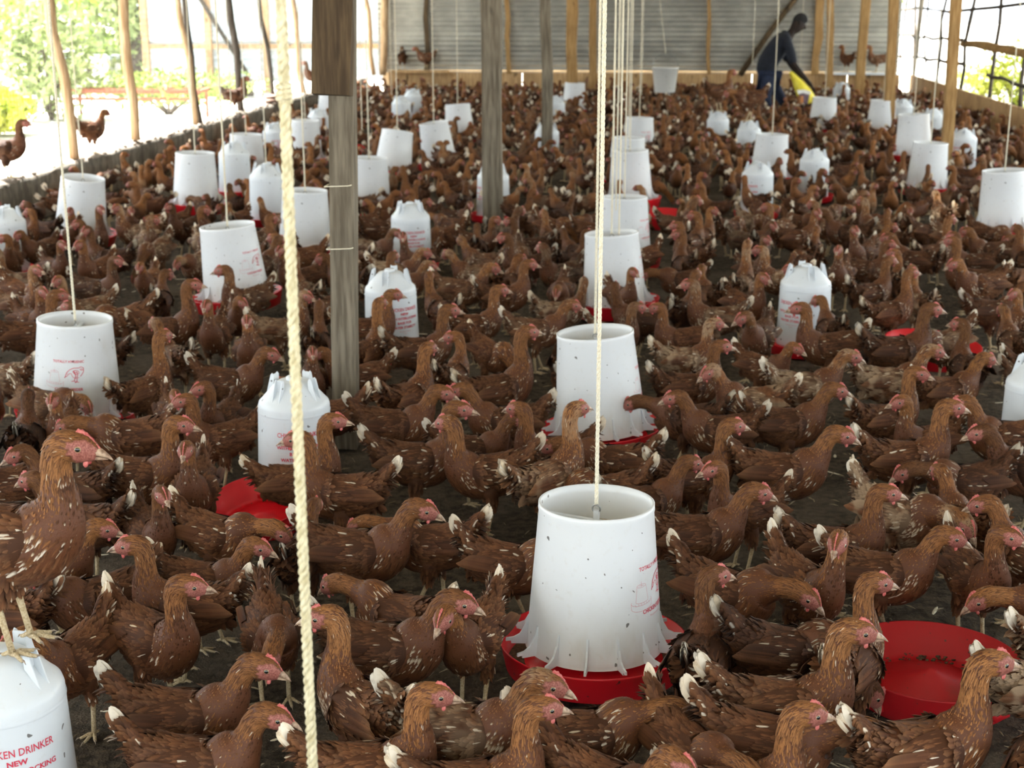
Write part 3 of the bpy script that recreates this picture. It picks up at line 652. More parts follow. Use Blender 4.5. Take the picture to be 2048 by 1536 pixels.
# the thick board nailed to its front, and the twine tied round it
p = foot(694, 893); z = (p-CC)@FW; q = above(675, 190, p); q2 = above(676, 0, p)
g = G(); hw = 36*z/F_PX; V = []
for t in np.linspace(0, 1, 10):
    zz_ = q[2]+(EAVE+.2-q[2])*t; c = q+(q2-q)*(zz_-q[2])/(q2[2]-q[2])-p
    jag = R.normal(0, .004, 4)
    for k_, (a, b) in enumerate(((-1, -.105), (1, -.105), (1, -.038), (-1, -.038))): V.append(c+np.array([a*hw+jag[k_], b, R.normal(0, .008) if t == 0 else 0]))
g.add(V, [(i*4+j, i*4+(j+1) % 4, (i+1)*4+(j+1) % 4, (i+1)*4+j) for i in range(9) for j in range(4)]+[(3, 2, 1, 0), (36, 37, 38, 39)])
g.obj('nailed_board', 'wood_dark', near, smooth=False)
for hh in (.74, .96, .07):
    a = np.linspace(0, 2*math.pi, 17); pts = np.stack([np.sign(np.cos(a))*np.abs(np.cos(a))**.3*.049+(.004), np.sign(np.sin(a))*np.abs(np.sin(a))**.3*.040, 0*a+hh+.004*np.cos(a)], 1)
    G().tube(pts, .0022, 6, caps=False).obj('twine_band', 'twine', near)
post2('wooden_post', 987, 470, 981, 0, 36, 'wood_grey', 'grey square post in mid shed hiding half a tall drinker', wob=.006)
post2('wooden_post', 1093, 335, 1092, 0, 20, 'wood_grey', 'slim grey brown post behind and beyond the half hidden drinker', wob=.006)
post2('wooden_post', 1145, 232, 1144, 0, 20, 'wood_tan', 'tan post with a white feeder at its foot, near the back wall', wob=.006)
post2('wooden_post', 1188, 207, 1187, 0, 15, 'wood_tan', 'thin tan post against the back wall beside the hanging ropes')
post2('wooden_post', 1890, 362, 1913, 0, 20, 'wood_tan', 'sturdy brown post on the side of the lattice wall, closest of that row', wob=.005)
post2('wooden_post', 1776, 285, 1787, 0, 18, 'wood_tan', 'tan post in front of the far corner where two walls meet', wob=.006)
post2('wooden_post', 1714, 228, 1732, 0, 17, 'wood_tan', 'leaning tan post just beside the white dome drinker at back', wob=.005)
post2('wooden_post', 1658, 212, 1661, 0, 13, 'wood_tan', 'thin brown post between the bending man and the perched hens', wob=.004)
def onwall(px, py, tx, wpx, mat, label, grp='uprights nailed to the back wall', sq=True, ty=0):
    r = ray(px, py); p = CC+r*((YB-.045)/r[1]); r = ray(tx, ty); q = CC+r*((YB-.045)/r[1])
    return pole('wall_upright', p, q, wpx*23.3/F_PX, mat, label, group=grp, square=sq, wob=.01, d=.05)
onwall(853, 142, 853, 9, 'wood_dark', 'dark upright on the corrugated back wall beside perched hens')
onwall(1018, 147, 1014, 9, 'wood_tan', 'orange tan upright on corrugated sheets beyond the mid shed post')
onwall(1418, 148, 1417, 7, 'wood_tan', 'thin upright on corrugated sheets between the clear bucket and man')
onwall(1630, 150, 1641, 14, 'wood_tan', 'brown upright on the back wall just past the bending man')
g = G(); r0, r1 = ray(1480, 150), ray(1604, -20); a, b = CC+r0*((YB-.05)/r0[1]), CC+r1*((YB-.05)/r1[1])
tag(G().tube([a-a, (b-a)*.5+[0, 0, .03], b-a], .045, 8).obj('diagonal_brace', 'wood_dark', loc=a), 'dark diagonal brace on the back wall behind the man', 'brace')
# poles standing on the left wall
for i, (fx, fy, tx, wpx, mat, lb, sq) in enumerate([
    (149, 318, 97, 21, 'wood_pale', 'orange brown split pole on the low wall, nearest the camera', False),
    (271, 280, 244, 20, 'wood_pale', 'orange brown split pole between the rust hen and the bench', False),
    (391, 248, 361, 13, 'wood_pale', 'pale half of the two-toned pole pair on the low wall', False),
    (400, 246, 369, 12, 'wood_bark', 'dark bark half of the two-toned pole pair on the wall', False),
    (482, 226, 459, 14, 'wood_bark', 'dark knotty pole behind the brown hen on the low wall', False),
    (547, 204, 524, 9, 'wood_bark', 'thin dark pole above the folded cloth on the low wall', False),
    (609, 192, 587, 11, 'wood_pale', 'thin orange pole just past the thick sisal rope', False),
    (748, 150, 733, 9, 'wood_pale', 'bent pole with peeling bark near the far corner', False),
    (765, 150, 768, 14, 'wood_pale', 'corner pole where the low wall meets the corrugated wall', False)]):
    r = ray(fx, fy); t = (XL-.07-0)/r[0]; p = CC+r*t
    if p[1] > YB-.1: r = ray(fx, fy); p = CC+r*((YB-.1)/r[1])
    p[2] = min(max(p[2], WL-.03), WL+.06) if p[0] > -10 else WL
    q = above(tx, 0, p); z = (p-CC)@FW
    pole('wall_pole', p, q, wpx*z/F_PX, mat, lb, group='poles on the left wall', square=False, wob=.018, nseg=8)

def mesh_panel(name, p0, p1, z0, z1, cell_h, cell_v, r, parent, flat=True):
    "welded wire netting as crossing thin strips"
    p0 = np.asarray(p0, float); p1 = np.asarray(p1, float); L = np.linalg.norm(p1-p0); d = (p1-p0)/L; g = G()
    nr = np.array([-d[1], d[0], 0])*r
    V, Fq = [], []
    def strip(a, b, s_):
        k = len(V); V.extend([a-s_, a+nr, a+s_, b-s_, b+nr, b+s_]); Fq.extend([(k, k+1, k+4, k+3), (k+1, k+2, k+5, k+4), (k+2, k, k+3, k+5)])
    for t in np.arange(0, L, cell_h): q = p0+d*t; strip(q+[0, 0, z0], q+[0, 0, z1], d*r)
    for z in np.arange(z0, z1, cell_v): strip(p0+[0, 0, z], p1+[0, 0, z], np.array([0, 0, r]))
    g.add(V, Fq); return tag(g.obj(name, 'steel', parent, smooth=False), kind='stuff')
mesh_panel('wire_netting', (XL-.15, 5.0, 0), (XL-.15, YB, 0), WL, EAVE, .05, .05, .0010, wl)

# right wall: kick boards, branch lattice, netting
wr = empty('wall_right', (XR, 0, 0)); wr['kind'] = 'structure'
yb = [-1, 3.2, 7.1, 10.6, 14.2, 18.0, YB]
for i, (a, b) in enumerate(zip(yb[:-1], yb[1:])):
    G().box((.015+.004*(i % 2), (a+b)/2, WR/2), (.03, b-a-.01, WR)).obj('board', 'plank', wr, smooth=False)
mesh_panel('wire_netting', (XR+.10, 8.0, 0), (XR+.10, YB, 0), WR, EAVE, .06, .06, .0010, wr)
def branch(name, pts, r, parent, mat='wood_bark', jit=.03):
    pts = np.asarray(pts, float); n_ = 9; t = np.linspace(0, 1, n_); q = np.stack([np.interp(t, np.linspace(0, 1, len(pts)), pts[:, k]) for k in range(3)], 1)
    q[1:-1] += R.normal(0, jit, (n_-2, 3)); return G().tube(q, r*(1+R.normal(0, .12, n_)), 7).obj(name, mat, parent)
def rwall(px, py):     # point of the right wall seen at a pixel, in wall_right's frame
    r = ray(px, py); q = CC+r*((XR+.04)/r[0]); return q-np.array([XR, 0, 0])
for (x0, y0, x1, y1, w) in ((1800, 150, 1812, 0, .035), (1828, 160, 1845, 0, .035), (1872, 172, 1888, 0, .045), (1845, 165, 1860, 0, .03), (1920, 185, 1945, 0, .05), (1978, 198, 2003, 0, .05), (2040, 218, 2052, 60, .05), (2075, 225, 2095, 0, .06)):
    a, b = rwall(x0, y0), rwall(x1, y1); b = a+(b-a)*((EAVE-a[2])/(b[2]-a[2])); branch('lattice_upright', [a, b], w*.5, wr, 'wood_bark', .014)
for pts, w, m in (([(1796, 20), (1840, 12), (1900, 25), (1990, 15), (2100, 0)], .022, 'wood_bark'), ([(1793, 68), (1850, 74), (1925, 80)], .024, 'wood_bark'), ([(1793, 112), (1860, 118), (1925, 128)], .022, 'wood_bark'), ([(1925, 88), (1990, 93), (2048, 108), (2120, 118)], .055, 'wood_tan'), ([(1975, 150), (2030, 168), (2110, 185)], .02, 'wood_bark')):
    branch('lattice_rail', [rwall(*p_) for p_ in pts], w, wr, m, .012)
for y in (8.9, 13.5): G().box((.09, y, 1.5), (.09, .09, 2.6)).obj('wall_stud', 'wood_tan', wr, smooth=False)

# roof: sheets on rafters, low eaves overhanging both open sides
rf = empty('ceiling', (0, 0, EAVE)); rf['kind'] = 'structure'

HALF = (XR-XL)/2; LN = HALF+1.0  # eaves lengthened to keep a sun stripe off the left wall
def roof_sheet(y0, y1, s_):
    n = int((y1-y0)/.076*3); t = np.linspace(0, y1-y0+.08, n+1); V = []
    for q in t:
        dz = .009*math.sin(q/.076*2*math.pi)
        V += [(XM+s_*LN, y0+q, RISE-LN*RISE/HALF+dz), (XM, y0+q, RISE+dz)]
    return link('roof_sheet', mesh('roof_sheet', V, [(2*i, 2*i+1, 2*i+3, 2*i+2) for i in range(n)], 'sheet'), rf)
for y in np.arange(-4.5, YB+.2, 2.35):  # unseen roof carried past the walls behind the camera, added to shade the foreground
    for s_ in (-1, 1): roof_sheet(y, y+2.35, s_)
G().box((XM, YB/2-2, RISE+.03), (.35, YB+6, .02)).obj('ridge_cap', 'sheet', rf, smooth=False)
for y in np.arange(1.2, YB, 3.3):
    for s_ in (-1, 1):
        ln = (XR-XL)/2; an = math.atan2(RISE, ln); Rm = np.array(Matrix.Rotation(s_*an, 3, 'Y'))
        G().box((0, 0, 0), (ln/math.cos(an), .06, .10), Rm).obj('rafter', 'wood_tan', rf, smooth=False, loc=(XM+s_*ln/2, y, RISE/2-.09))
    G().box((XM, y, -.05), (XR-XL, .06, .10)).obj('tie_beam', 'wood_tan', rf, smooth=False)
for x in (-3.5, -2.1, -0.1, 1.0, 2.4, 3.5): G().box((x, YB/2, .02), (.05, YB, .05)).obj('rope_rail', 'wood_tan', rf, smooth=False)
for s_ in (XL-.07, XR+.04): G().box((s_, YB/2-.5, -.03), (.09, YB+1, .12)).obj('eave_beam', 'wood_tan', rf, smooth=False)

# ------------------------------------------------------------------ text and drawings printed on the plastic
def text_mesh(txt, size, font_scale=(1, 1), bold=0.0):
    cu = bpy.data.curves.new('t', 'FONT'); cu.body = txt; cu.size = size; cu.align_x = 'CENTER'; cu.resolution_u = 2; cu.offset = bold; cu.space_character = font_scale[1]
    o = bpy.data.objects.new('t', cu); COL.objects.link(o); me = bpy.data.meshes.new_from_object(o, depsgraph=None)
    V = np.array([tuple(v.co)[:2] for v in me.vertices]); Fq = [tuple(p.vertices) for p in me.polygons]
    bpy.data.objects.remove(o); bpy.data.curves.remove(cu); bpy.data.meshes.remove(me)
    V[:, 0] *= font_scale[0]; return V, Fq
def stroke(pts, w):
    pts = np.asarray(pts, float); T = np.gradient(pts, axis=0); T /= np.linalg.norm(T, axis=1)[:, None]+1e-9; Nn = np.stack([-T[:, 1], T[:, 0]], 1)
    V = np.concatenate([pts-Nn*w/2, pts+Nn*w/2]); k = len(pts); return V, [(i, i+1, k+i+1, k+i) for i in range(k-1)]
def wrap(V, Fq, z0, rad, name, mat, az=0.0):
    "lays flat artwork (x across, y up) round an upright cone; rad(z) gives its radius"
    Wd = []
    for x, y in V:
        z = z0+y; r_ = rad(z)+.0008; a = az+x/r_; Wd.append((r_*math.cos(a), r_*math.sin(a), z))
    Wd = np.array(Wd); n0 = np.array([math.cos(az), math.sin(az), 0])
    out = []
    for f in Fq:
        a, b, c = Wd[f[0]], Wd[f[1]], Wd[f[2]]; out.append(tuple(f) if np.cross(b-a, c-a)@np.array([a[0], a[1], 0]) > 0 else tuple(f)[::-1])
    return mesh(name, Wd, out, mat, smooth=False)
def arc(cx, cy, rx, ry, a0, a1, n=16): t = np.radians(np.linspace(a0, a1, n)); return np.stack([cx+rx*np.cos(t), cy+ry*np.sin(t)], 1)
def merge2(lst):
    V, Fq, o = [], [], 0
    for v, f in lst: V.append(v); Fq += [tuple(i+o for i in q) for q in f]; o += len(v)
    return np.concatenate(V), Fq
def feeder_drawing():
    L = [stroke([(-.013, .012), (-.018, -.020)], .0007), stroke([(.013, .012), (.018, -.020)], .0007), stroke(arc(0, .012, .013, .0035, 0, 360, 24), .0007), stroke(arc(0, -.020, .018, .004, 180, 360), .0007),
         stroke(arc(0, -.021, .030, .008, -200, 20, 24), .0008), stroke(arc(0, -.032, .030, .009, 180, 360, 20), .0008), stroke([(-.030, -.021), (-.030, -.032)], .0008), stroke([(.030, -.021), (.030, -.032)], .0008), stroke([(0, .010), (0, .021)], .0009), stroke([(-.006, .013), (.006, .012)], .0008)]
    for x in (-.020, -.012, -.004, .004, .012, .020): L.append(stroke([(x, -.024), (x+.002, -.029)], .0007))
    return merge2(L)
def hen_drawing():
    "a hen bending to peck, drawn in loose strokes"
    L = [stroke([(-.030, -.004), (-.026, .006), (-.016, .016), (-.002, .022), (.014, .022), (.022, .026), (.030, .022), (.031, .010), (.026, .000), (.020, -.008)], .0022),
         stroke([(-.030, -.004), (-.032, -.010), (-.027, -.008), (-.022, -.003), (-.016, .003), (-.010, .002), (-.008, -.006), (-.003, -.012), (.006, -.014), (.016, -.011)], .0016),
         stroke([(-.006, .010), (.002, .014), (.012, .012), (.016, .004), (.008, .000), (.000, .002), (-.006, .010)], .0020), stroke([(-.002, .006), (.010, .007)], .002), stroke([(.018, .018), (.025, .012)], .0018), stroke([(.022, .020), (.029, .013)], .0018),
         stroke([(-.002, .012), (.004, -.004), (.003, -.014)], .0026), stroke([(.008, .010), (.011, -.002), (.008, -.012)], .0022),
         stroke([(.002, -.013), (-.001, -.024), (-.010, -.025)], .0024), stroke([(-.001, -.024), (.005, -.027)], .002), stroke([(.009, -.013), (.008, -.027), (.001, -.030)], .0024), stroke([(.008, -.027), (.015, -.029)], .002),
         stroke([(-.029, -.006), (-.034, -.013)], .0026), stroke(arc(-.024, .001, .0012, .0012, 0, 360, 8), .001)]
    return merge2(L)

# ------------------------------------------------------------------ feeders
FH, RT_, RB_ = .375, .1345, .165            # height of the tube, rim and foot radius
frad = lambda z: RB_+(RT_-RB_)*(z-.045)/FH
FE = {}
def build_feeder_parts():
    g = G(); prof = [(frad(.064)+.003, .064), (frad(.070), .070), (frad(.40), .40), (frad(.405)+.002, .407), (RT_+.0025, .412), (RT_+.0025, .045+FH), (RT_-.0035, .045+FH), (RT_-.004, .40), (frad(.34)-.004, .34), (RB_-.005, .066)]
    g.lathe(prof, 56, caps=False); FE['tube'] = g.mesh('feeder_tube', ['white'])
    g = G(); g.lathe([(0.0005, .335), (.05, .338), (frad(.33)-.003, .330)], 40, caps=False); FE['feed'] = g.mesh('feeder_feed', ['feed'])
    g = G(); g.lathe([(.0005, .004), (.205, .002), (.213, .006), (.2265, .068), (.2290, .073), (.2245, .073), (.208, .016), (.17, .012), (.165, .030), (.0005, .055)], 64, caps=False); FE['pan'] = g.mesh('feeder_pan', ['red'])
    g = G(); g.lathe([(.168, .0185), (.2075, .0195)], 56, caps=False); FE['mash'] = g.mesh('pan_feed', ['crumb'])
    # one fin of the grill: an upright web against the tube running out into a stepped finger
    g = G(); r0 = RB_-.001; out2 = [(-b*0+a, b+.021) for a, b in [(0, .118), (.004, .118), (.009, .092), (.020, .070), (.034, .062), (.052, .060), (.052, .052), (.040, .053), (.038, .046), (.0, .044)]]
    th = .0024; V = [(r0+a-(b-.045)*.082, -th, b) for a, b in out2]+[(r0+a-(b-.045)*.082, th, b) for a, b in out2]; k = len(out2)
    g.add(V, [tuple(range(k)), tuple(range(k, 2*k))[::-1]]+[(i, k+i, k+(i+1) % k, (i+1) % k) for i in range(k)]); FE['fin'] = g.mesh('feeder_fin', ['white_clean'], smooth=False)
    g = G(); g.box((0, 0, .372), (2*frad(.372)-.006, .013, .006)); g.box((0, .001, .386), (.012, .010, .024)); FE['bar'] = g.mesh('feeder_cross_bar', ['white_clean'], smooth=False)
    g = G(); t = np.linspace(-.5, 4.2, 14); g.tube(np.stack([.010*np.cos(t), 0*t, .402+.010*np.sin(t)], 1), .0022, 6); FE['hook'] = g.mesh('feeder_hook', ['steel'])
    tv = lambda s, sz, y, m, nm, sx=1, sp=1.0, b=0.0: (nm, wrap(*((lambda a: (a[0]+np.array([0, y]), a[1]))(text_mesh(s, sz, (sx, sp), b))), .235, frad, nm, m))
    FE['print'] = [tv('TOTALLY HYGIENIC', .0135, .052, 'ink', 'printed_text', .92, 1.0, .0002), tv('CHICKEN FEEDER', .0145, -.052, 'ink', 'printed_text', .9, 1.0, .0003), tv('Manufactured by', .0075, -.065, 'ink_faint', 'printed_text'), tv('IN NAIROBI KENYA', .0070, -.074, 'ink_faint', 'printed_text')]
    FE['print'].pop()
    V, Fq = feeder_drawing(); FE['print'].append(('printed_feeder', wrap(V*1.15+np.array([-.052, .004]), Fq, .235, frad, 'pf', 'ink_faint')))
    V, Fq = hen_drawing(); FE['print'].append(('printed_hen', wrap(V*1.05+np.array([.022, .010]), Fq, .235, frad, 'ph', 'ink')))
build_feeder_parts()
def make_feeder(near=True):
    t = empty('chicken_feeder'); tb = link('tube', FE['tube'], t)
    for nm, m in FE['print']: link(nm, m, tb)
    link('feed', FE['feed'], t); pn = link('pan', FE['pan'], t); link('feed_crumbs', FE['mash'], pn); link('cross_bar', FE['bar'], t); link('hook', FE['hook'], t)
    if near:
        for i in range(14):
            o = link('fin', FE['fin'], t); o.rotation_euler = (0, 0, i*2*math.pi/14+.1)
    else:
        if 'ring' not in FE:
            g = G(); co = np.array([tuple(v.co) for v in FE['fin'].vertices]); fs = [tuple(p.vertices) for p in FE['fin'].polygons]
            for i in range(14): g.add(co@np.array(Matrix.Rotation(i*2*math.pi/14, 3, 'Z')).T, fs)
            FE['ring'] = g.mesh('feeder_grill', ['white_clean'], smooth=False)
        o = link('grill', FE['ring'], t); o['kind'] = 'stuff'
    return t
def twisted(name, p0, p1, r, mat, parent=None, strands=3, pitch=7.0, seg_per=8, near=False, label=None, group=None, loc=None):
    p0 = np.asarray(p0, float); p1 = np.asarray(p1, float); L = np.linalg.norm(p1-p0); d = (p1-p0)/L; e1 = unit(np.cross(d, [1, 0.1, 0])); e2 = np.cross(d, e1)
    n = int(L/(r*pitch)*seg_per); n = max(2, min(n, 900)); t = np.linspace(0, L, n); g = G()
    sway = r*.55*np.sin(t*5.0+1)
    for k in range(strands):
        a = t/(r*pitch)*2*math.pi+k*2*math.pi/strands
        pts = np.outer(t, d)+np.outer(np.cos(a)*r*.52+sway, e1)+np.outer(np.sin(a)*r*.52, e2); g.tube(pts, r*.56, 6 if near else 4, up=e1)
    return tag(g.obj(name, mat, parent, loc=tuple(p0)), label, 'rope', group)
STATIC = []     # (x, y, r) footprints that hens keep clear of
MARKS = []      # (phrase, x, y) landmarks for the hens' labels
fproto = {}
FEEDERS = [  # rim centre px, py, rim width px, tilt dir deg, tilt deg, print azimuth (deg from facing the camera), label, short phrase
 (1193, 1003, 222, 90, 1.5, 66, 'white hanging feeder nearest the camera, in a red pan, print at its edge', 'nearest white feeder'),
 (1190, 663, 140, 170, 4.5, 88, 'second white feeder behind the nearest one, tilted over its red pan', 'second feeder of middle row'),
 (1223, 468, 106, 170, 4, 90, 'third white feeder of the middle row, red pan raised beyond it', 'third feeder of middle row'),
 (1249, 393, 84, 100, 1, 62, 'fourth white feeder of the middle row, with a wire hook above', 'fourth feeder of middle row'),
 (1260, 300, 73, 180, 2, 100, 'fifth white feeder of the middle row, red pan showing beside it', 'fifth feeder of middle row'),
 (1257, 275, 60, 0, 1, 120, 'sixth white feeder of the middle row, only its rim showing', 'sixth feeder of middle row'),
 (1279, 235, 50, 0, 1, 30, 'last white feeder of the middle row with faint red print', 'last feeder of middle row'),
 (150, 640, 144, 0, 3, -12, 'white feeder with full red print on its front, nearest the low wall', 'printed feeder near low wall'),
 (454, 450, 108, 190, 5, 45, 'white tilted feeder with red print and pan sticking out, beyond the sisal rope', 'tilted printed feeder'),
 (390, 305, 76, 0, 2, 100, 'white feeder close to the low wall with hens along its red pan', 'feeder by low wall'),
 (166, 355, 84, 345, 8, 120, 'white feeder tilted off its red pan, hanging by the low wall', 'feeder tilted by the low wall'),
 (610, 380, 86, 0, 2, 110, 'plain white feeder just past the thick rope, red pan at one side', 'plain feeder past the thick rope'),
 (492, 268, 60, 0, 2, 120, 'white feeder behind the two white drinkers along the low wall', 'feeder behind the wall drinkers'),
 (610, 240, 50, 0, 2, 120, 'small white feeder far along the wall, beside the drinker pair', 'far feeder along the wall'),
 (738, 315, 66, 0, 2, 120, 'white feeder just past the nearest post, brown hen before it', 'feeder past the nearest post'),
 (795, 265, 62, 60, 13, 120, 'white feeder tipped sideways so its open top shows', 'tipped open feeder'),
 (867, 245, 50, 195, 8, 120, 'small white feeder hanging askew, lower of the askew pair', 'askew feeder'),
 (915, 208, 48, 150, 5, 120, 'small white feeder hanging far back beyond the askew one', 'small far feeder'),
 (1545, 268, 60, 0, 2, 120, 'white feeder under the long rope below the bending man', 'feeder under the long rope'),
 (1828, 228, 60, 170, 3, 100, 'white feeder between the two tan posts by the lattice wall', 'feeder between the tan posts'),
 (1862, 285, 48, 0, 2, 120, 'small white feeder half hidden behind the sturdy brown post', 'feeder behind the brown post'),
 (2010, 340, 86, 170, 4, 120, 'big white feeder hanging by the plywood kick boards', 'feeder by the kick boards'),
 (1767, 200, 48, 0, 2, 120, 'white feeder by the tan corner post near the back wall', 'feeder by the corner post'),
 (1650, 195, 44, 0, 2, 120, 'white feeder on the litter just past the yellow sack', 'feeder past the yellow sack'),
 (1150, 165, 28, 0, 2, 120, 'tiny white feeder at the foot of the farthest tan post', 'tiny feeder at far post'),
 (661, 185, 30, 0, 2, 120, 'narrow white feeder showing beside the nearest post and board', 'feeder beside the board')]
for i, (px, py, w, td, tl, az, lb, sh) in enumerate(FEEDERS):
    zd = F_PX*.269/w; c = D(px, py, zd); h = c[2]-(.045+FH)
    if h < .004 or h > .16:
        tgt = .03 if h < .004 else .16; c = P(px, py, tgt+.045+FH); h = tgt
    near_ = w > 100
    if near_ not in fproto: o = fproto[near_] = make_feeder(near_)
    else: o = copy_tree(fproto[near_])
    az_cam = math.atan2(-c[1], -c[0]); rotz = az_cam-math.radians(-az)
    base = Matrix.Rotation(math.radians(tl), 4, Vector((math.cos(math.radians(td+90)), math.sin(math.radians(td+90)), 0))) @ Matrix.Rotation(rotz, 4, 'Z')
    Rt = Matrix.Translation(Vector(c)) @ base @ Matrix.Translation((0, 0, -(.045+FH)))
    low = min((Rt @ Vector((.22*math.cos(a), .22*math.sin(a), 0))).z for a in np.linspace(0, 6.28, 12))
    if low < .004: Rt = Matrix.Translation((0, 0, .004-low)) @ Rt
    o.matrix_world = Rt; o.rotation_mode = 'XYZ'
    tag(o, lb, 'feeder', 'white hanging feeders with red pans')
    fc = Rt @ Vector((0, 0, 0)); STATIC.append((fc.x, fc.y, .225)); MARKS.append((sh, fc.x, fc.y))
    hk = Rt @ Vector((0, 0, .412)); top = above(px+(1060-px)*.0+ (18 if 1150 < px < 1300 else 0), 0, hk) if i == 0 else None
    tp = np.array([hk.x, hk.y, EAVE+.02])
    twisted('feeder_rope', (hk.x, hk.y, hk.z), tp, .0048, 'twine', label='pale twisted rope holding up the '+sh, group='ropes of the feeders', near=w > 130, seg_per=8 if w > 90 else 3, pitch=8)
# ------------------------------------------------------------------ drinkers
DR = {}
drad = lambda z: .123-(z-.04)/.29*.008
def build_drinker_parts():
    g = G(); g.lathe([(.119, .045), (.1225, .040), (drad(.05), .05), (drad(.30), .30), (.1155, .322), (.112, .334), (.104, .342), (.060, .392), (.050, .400), (.035, .404), (.0005, .405)], 56, caps=False)
    g.lathe([(.1165, .300), (.1175, .304), (.1165, .308)], 56, caps=False); DR['tank'] = g.mesh('drinker_tank', ['white_clean'])
    g = G(); g.lathe([(.0005, .003), (.150, .002), (.158, .006), (.166, .050), (.168, .055), (.164, .055), (.155, .014), (.128, .012), (.126, .042), (.10, .046), (.0005, .046)], 56, caps=False); DR['base'] = g.mesh('drinker_base', ['red'])
    g = G()      # a lug on the shoulder: two webs joined by an upright tongue
    for s_ in (-1, 1):
        o2 = [(.103, .338), (.097, .352), (.080, .412), (.074, .418), (.068, .412), (.068, .384)]; th = .0014; y = s_*.013
        V = [(a, y-th, b) for a, b in o2]+[(a, y+th, b) for a, b in o2]; k = len(o2); g.add(V, [tuple(range(k)), tuple(range(k, 2*k))[::-1]]+[(i, k+i, k+(i+1) % k, (i+1) % k) for i in range(k)])
    g.box((.070, 0, .398), (.003, .026, .034)); DR['lug'] = g.mesh('drinker_lug', ['white_clean'], smooth=False)
    g = G(); g.lathe([(.0005, .400), (.022, .402), (.024, .412), (.018, .416), (.0005, .417)], 24, caps=False); DR['cap'] = g.mesh('drinker_cap', ['white_clean'])
    DR['print'] = []
    for s_, sz, y, m, sx, b in (('CHICKEN DRINKER', .0215, .052, 'ink', .80, .0002), ('NEW', .0150, .033, 'ink', 1.1, .0005), ('WITH INTERLOCKING', .0150, .013, 'ink', 1.02, .0004), ('BASE FOR', .0150, -.007, 'ink', 1.1, .0004), ('WATER STABILITY', .0150, -.027, 'ink', 1.05, .0004), ('Manufactured by', .0085, -.043, 'ink_faint', 1, 0), ('LTD', .0085, -.054, 'ink_faint', 1, 0)):
        V, Fq = text_mesh(s_, sz, (sx, 1.0), b); DR['print'].append(wrap(V+np.array([0, y]), Fq, .190, lambda z: drad(z)+.0003, 'drinker_print', m))
build_drinker_parts()
def make_drinker(lo=False):
    t = empty('chicken_drinker'); tk = link('tank', DR['tank'], t)
    for m in DR['print']: link('printed_text', m, tk)
    link('base', DR['base'], t); link('cap', DR['cap'], tk)
    for i in range(4): link('lug', DR['lug'], tk).rotation_euler = (0, 0, math.radians(45+90*i))
    return t
DRINKERS = [  # shoulder centre px, py, print azimuth, height above floor, label, short phrase
 (8, 1368, 6, 0, 'white drinker with red lettering under the feet of the biggest hen', 'drinker under the perched hen'),
 (585, 800, 8, 0, 'white drinker with red lettering, half covered by the thick sisal rope', 'drinker behind the thick rope'),
 (783, 572, 30, 0, 'white drinker with small red lettering, just past the nearest wooden post', 'drinker past the nearest post'),
 (1612, 562, -28, 0, 'tall white drinker on a red base with a brown hen walking before it', 'big right-hand drinker'),
 (822, 430, 8, 0, 'white drinker with blurred red print midway between two grey posts', 'drinker between the grey posts'),
 (986, 350, -45, 0, 'white drinker half hidden behind the mid shed grey post', 'drinker behind the grey post'),
 (1516, 345, -35, 0, 'white drinker with faint red print in front of the rope-hung feeder', 'drinker with faint print'),
 (1629, 318, 120, 0, 'plain white drinker without visible print, beside the faint printed one', 'plain drinker at centre right'),
 (533, 350, 120, .10, 'white drinker nearest the low wall of the two side by side', 'nearer low wall drinker'),
 (467, 305, 120, .12, 'white drinker standing behind its twin along the low wall', 'second low wall drinker'),
 (549, 262, 20, 0, 'white drinker with faint print just left of the thick rope', 'drinker left of the thick rope'),
 (635, 232, 120, 0, 'small white drinker far along the low wall behind a feeder', 'far low wall drinker'),
 (1498, 258, 120, 0, 'white drinker with a brown hen standing on its top', 'drinker with a hen on top'),
 (1437, 238, 120, 0, 'white dome topped drinker far back under a standing rust hen', 'dome drinker far back'),
 (1928, 275, -50, 0, 'white drinker in front of the brown kick boards behind the sturdy post', 'drinker by the kick boards'),
 (1868, 232, 120, 0, 'small white drinker between the feeder and the sturdy brown post', 'drinker by the sturdy post'),
 (8, 440, 120, 0, 'white drinker cut by the frame beside the low wall', 'drinker at the low wall'),
 (1094, 262, 120, 0, 'white drinker peeping round the slim grey brown post', 'drinker at the slim post'),
 (802, 205, 120, 0, 'white round topped drinker, nearer of the far pair by the corner', 'near corner drinker'),
 (826, 190, 120, 0, 'white round topped drinker behind its twin near the far corner', 'far corner drinker'),
 (1683, 176, 120, 0, 'white round topped drinker in front of the kick boards beyond the man', 'round drinker beyond the man'),
 (1805, 212, 120, 0, 'small white drinker just beyond the tan corner post', 'drinker beyond the corner post'),
 (2086, 760, 120, 0, 'white drinker at the frame edge among hens', 'drinker at the frame edge'),
 (1112, 205, 120, 0, 'small white drinker far back beside the farthest tan post', 'drinker at the farthest post')]
dproto = None
for i, (px, py, az, h, lb, sh) in enumerate(DRINKERS):
    c = P(px, py, .335+h)
    if dproto is None: o = dproto = make_drinker()
    else: o = copy_tree(dproto)
    az_cam = math.atan2(-c[1], -c[0]); o.location = (c[0], c[1], h); o.rotation_euler = (R.normal(0, .012), R.normal(0, .012), az_cam+math.radians(az))
    tag(o, lb, 'drinker', 'white bell drinkers on red bases')
    STATIC.append((c[0], c[1], .175)); MARKS.append((sh, c[0], c[1]))
    if h > .05: twisted('drinker_rope', (c[0], c[1], h+.41), (c[0], c[1], EAVE+.02), .0045, 'twine', seg_per=3, label='thin rope holding up the '+sh, group='ropes of the drinkers')
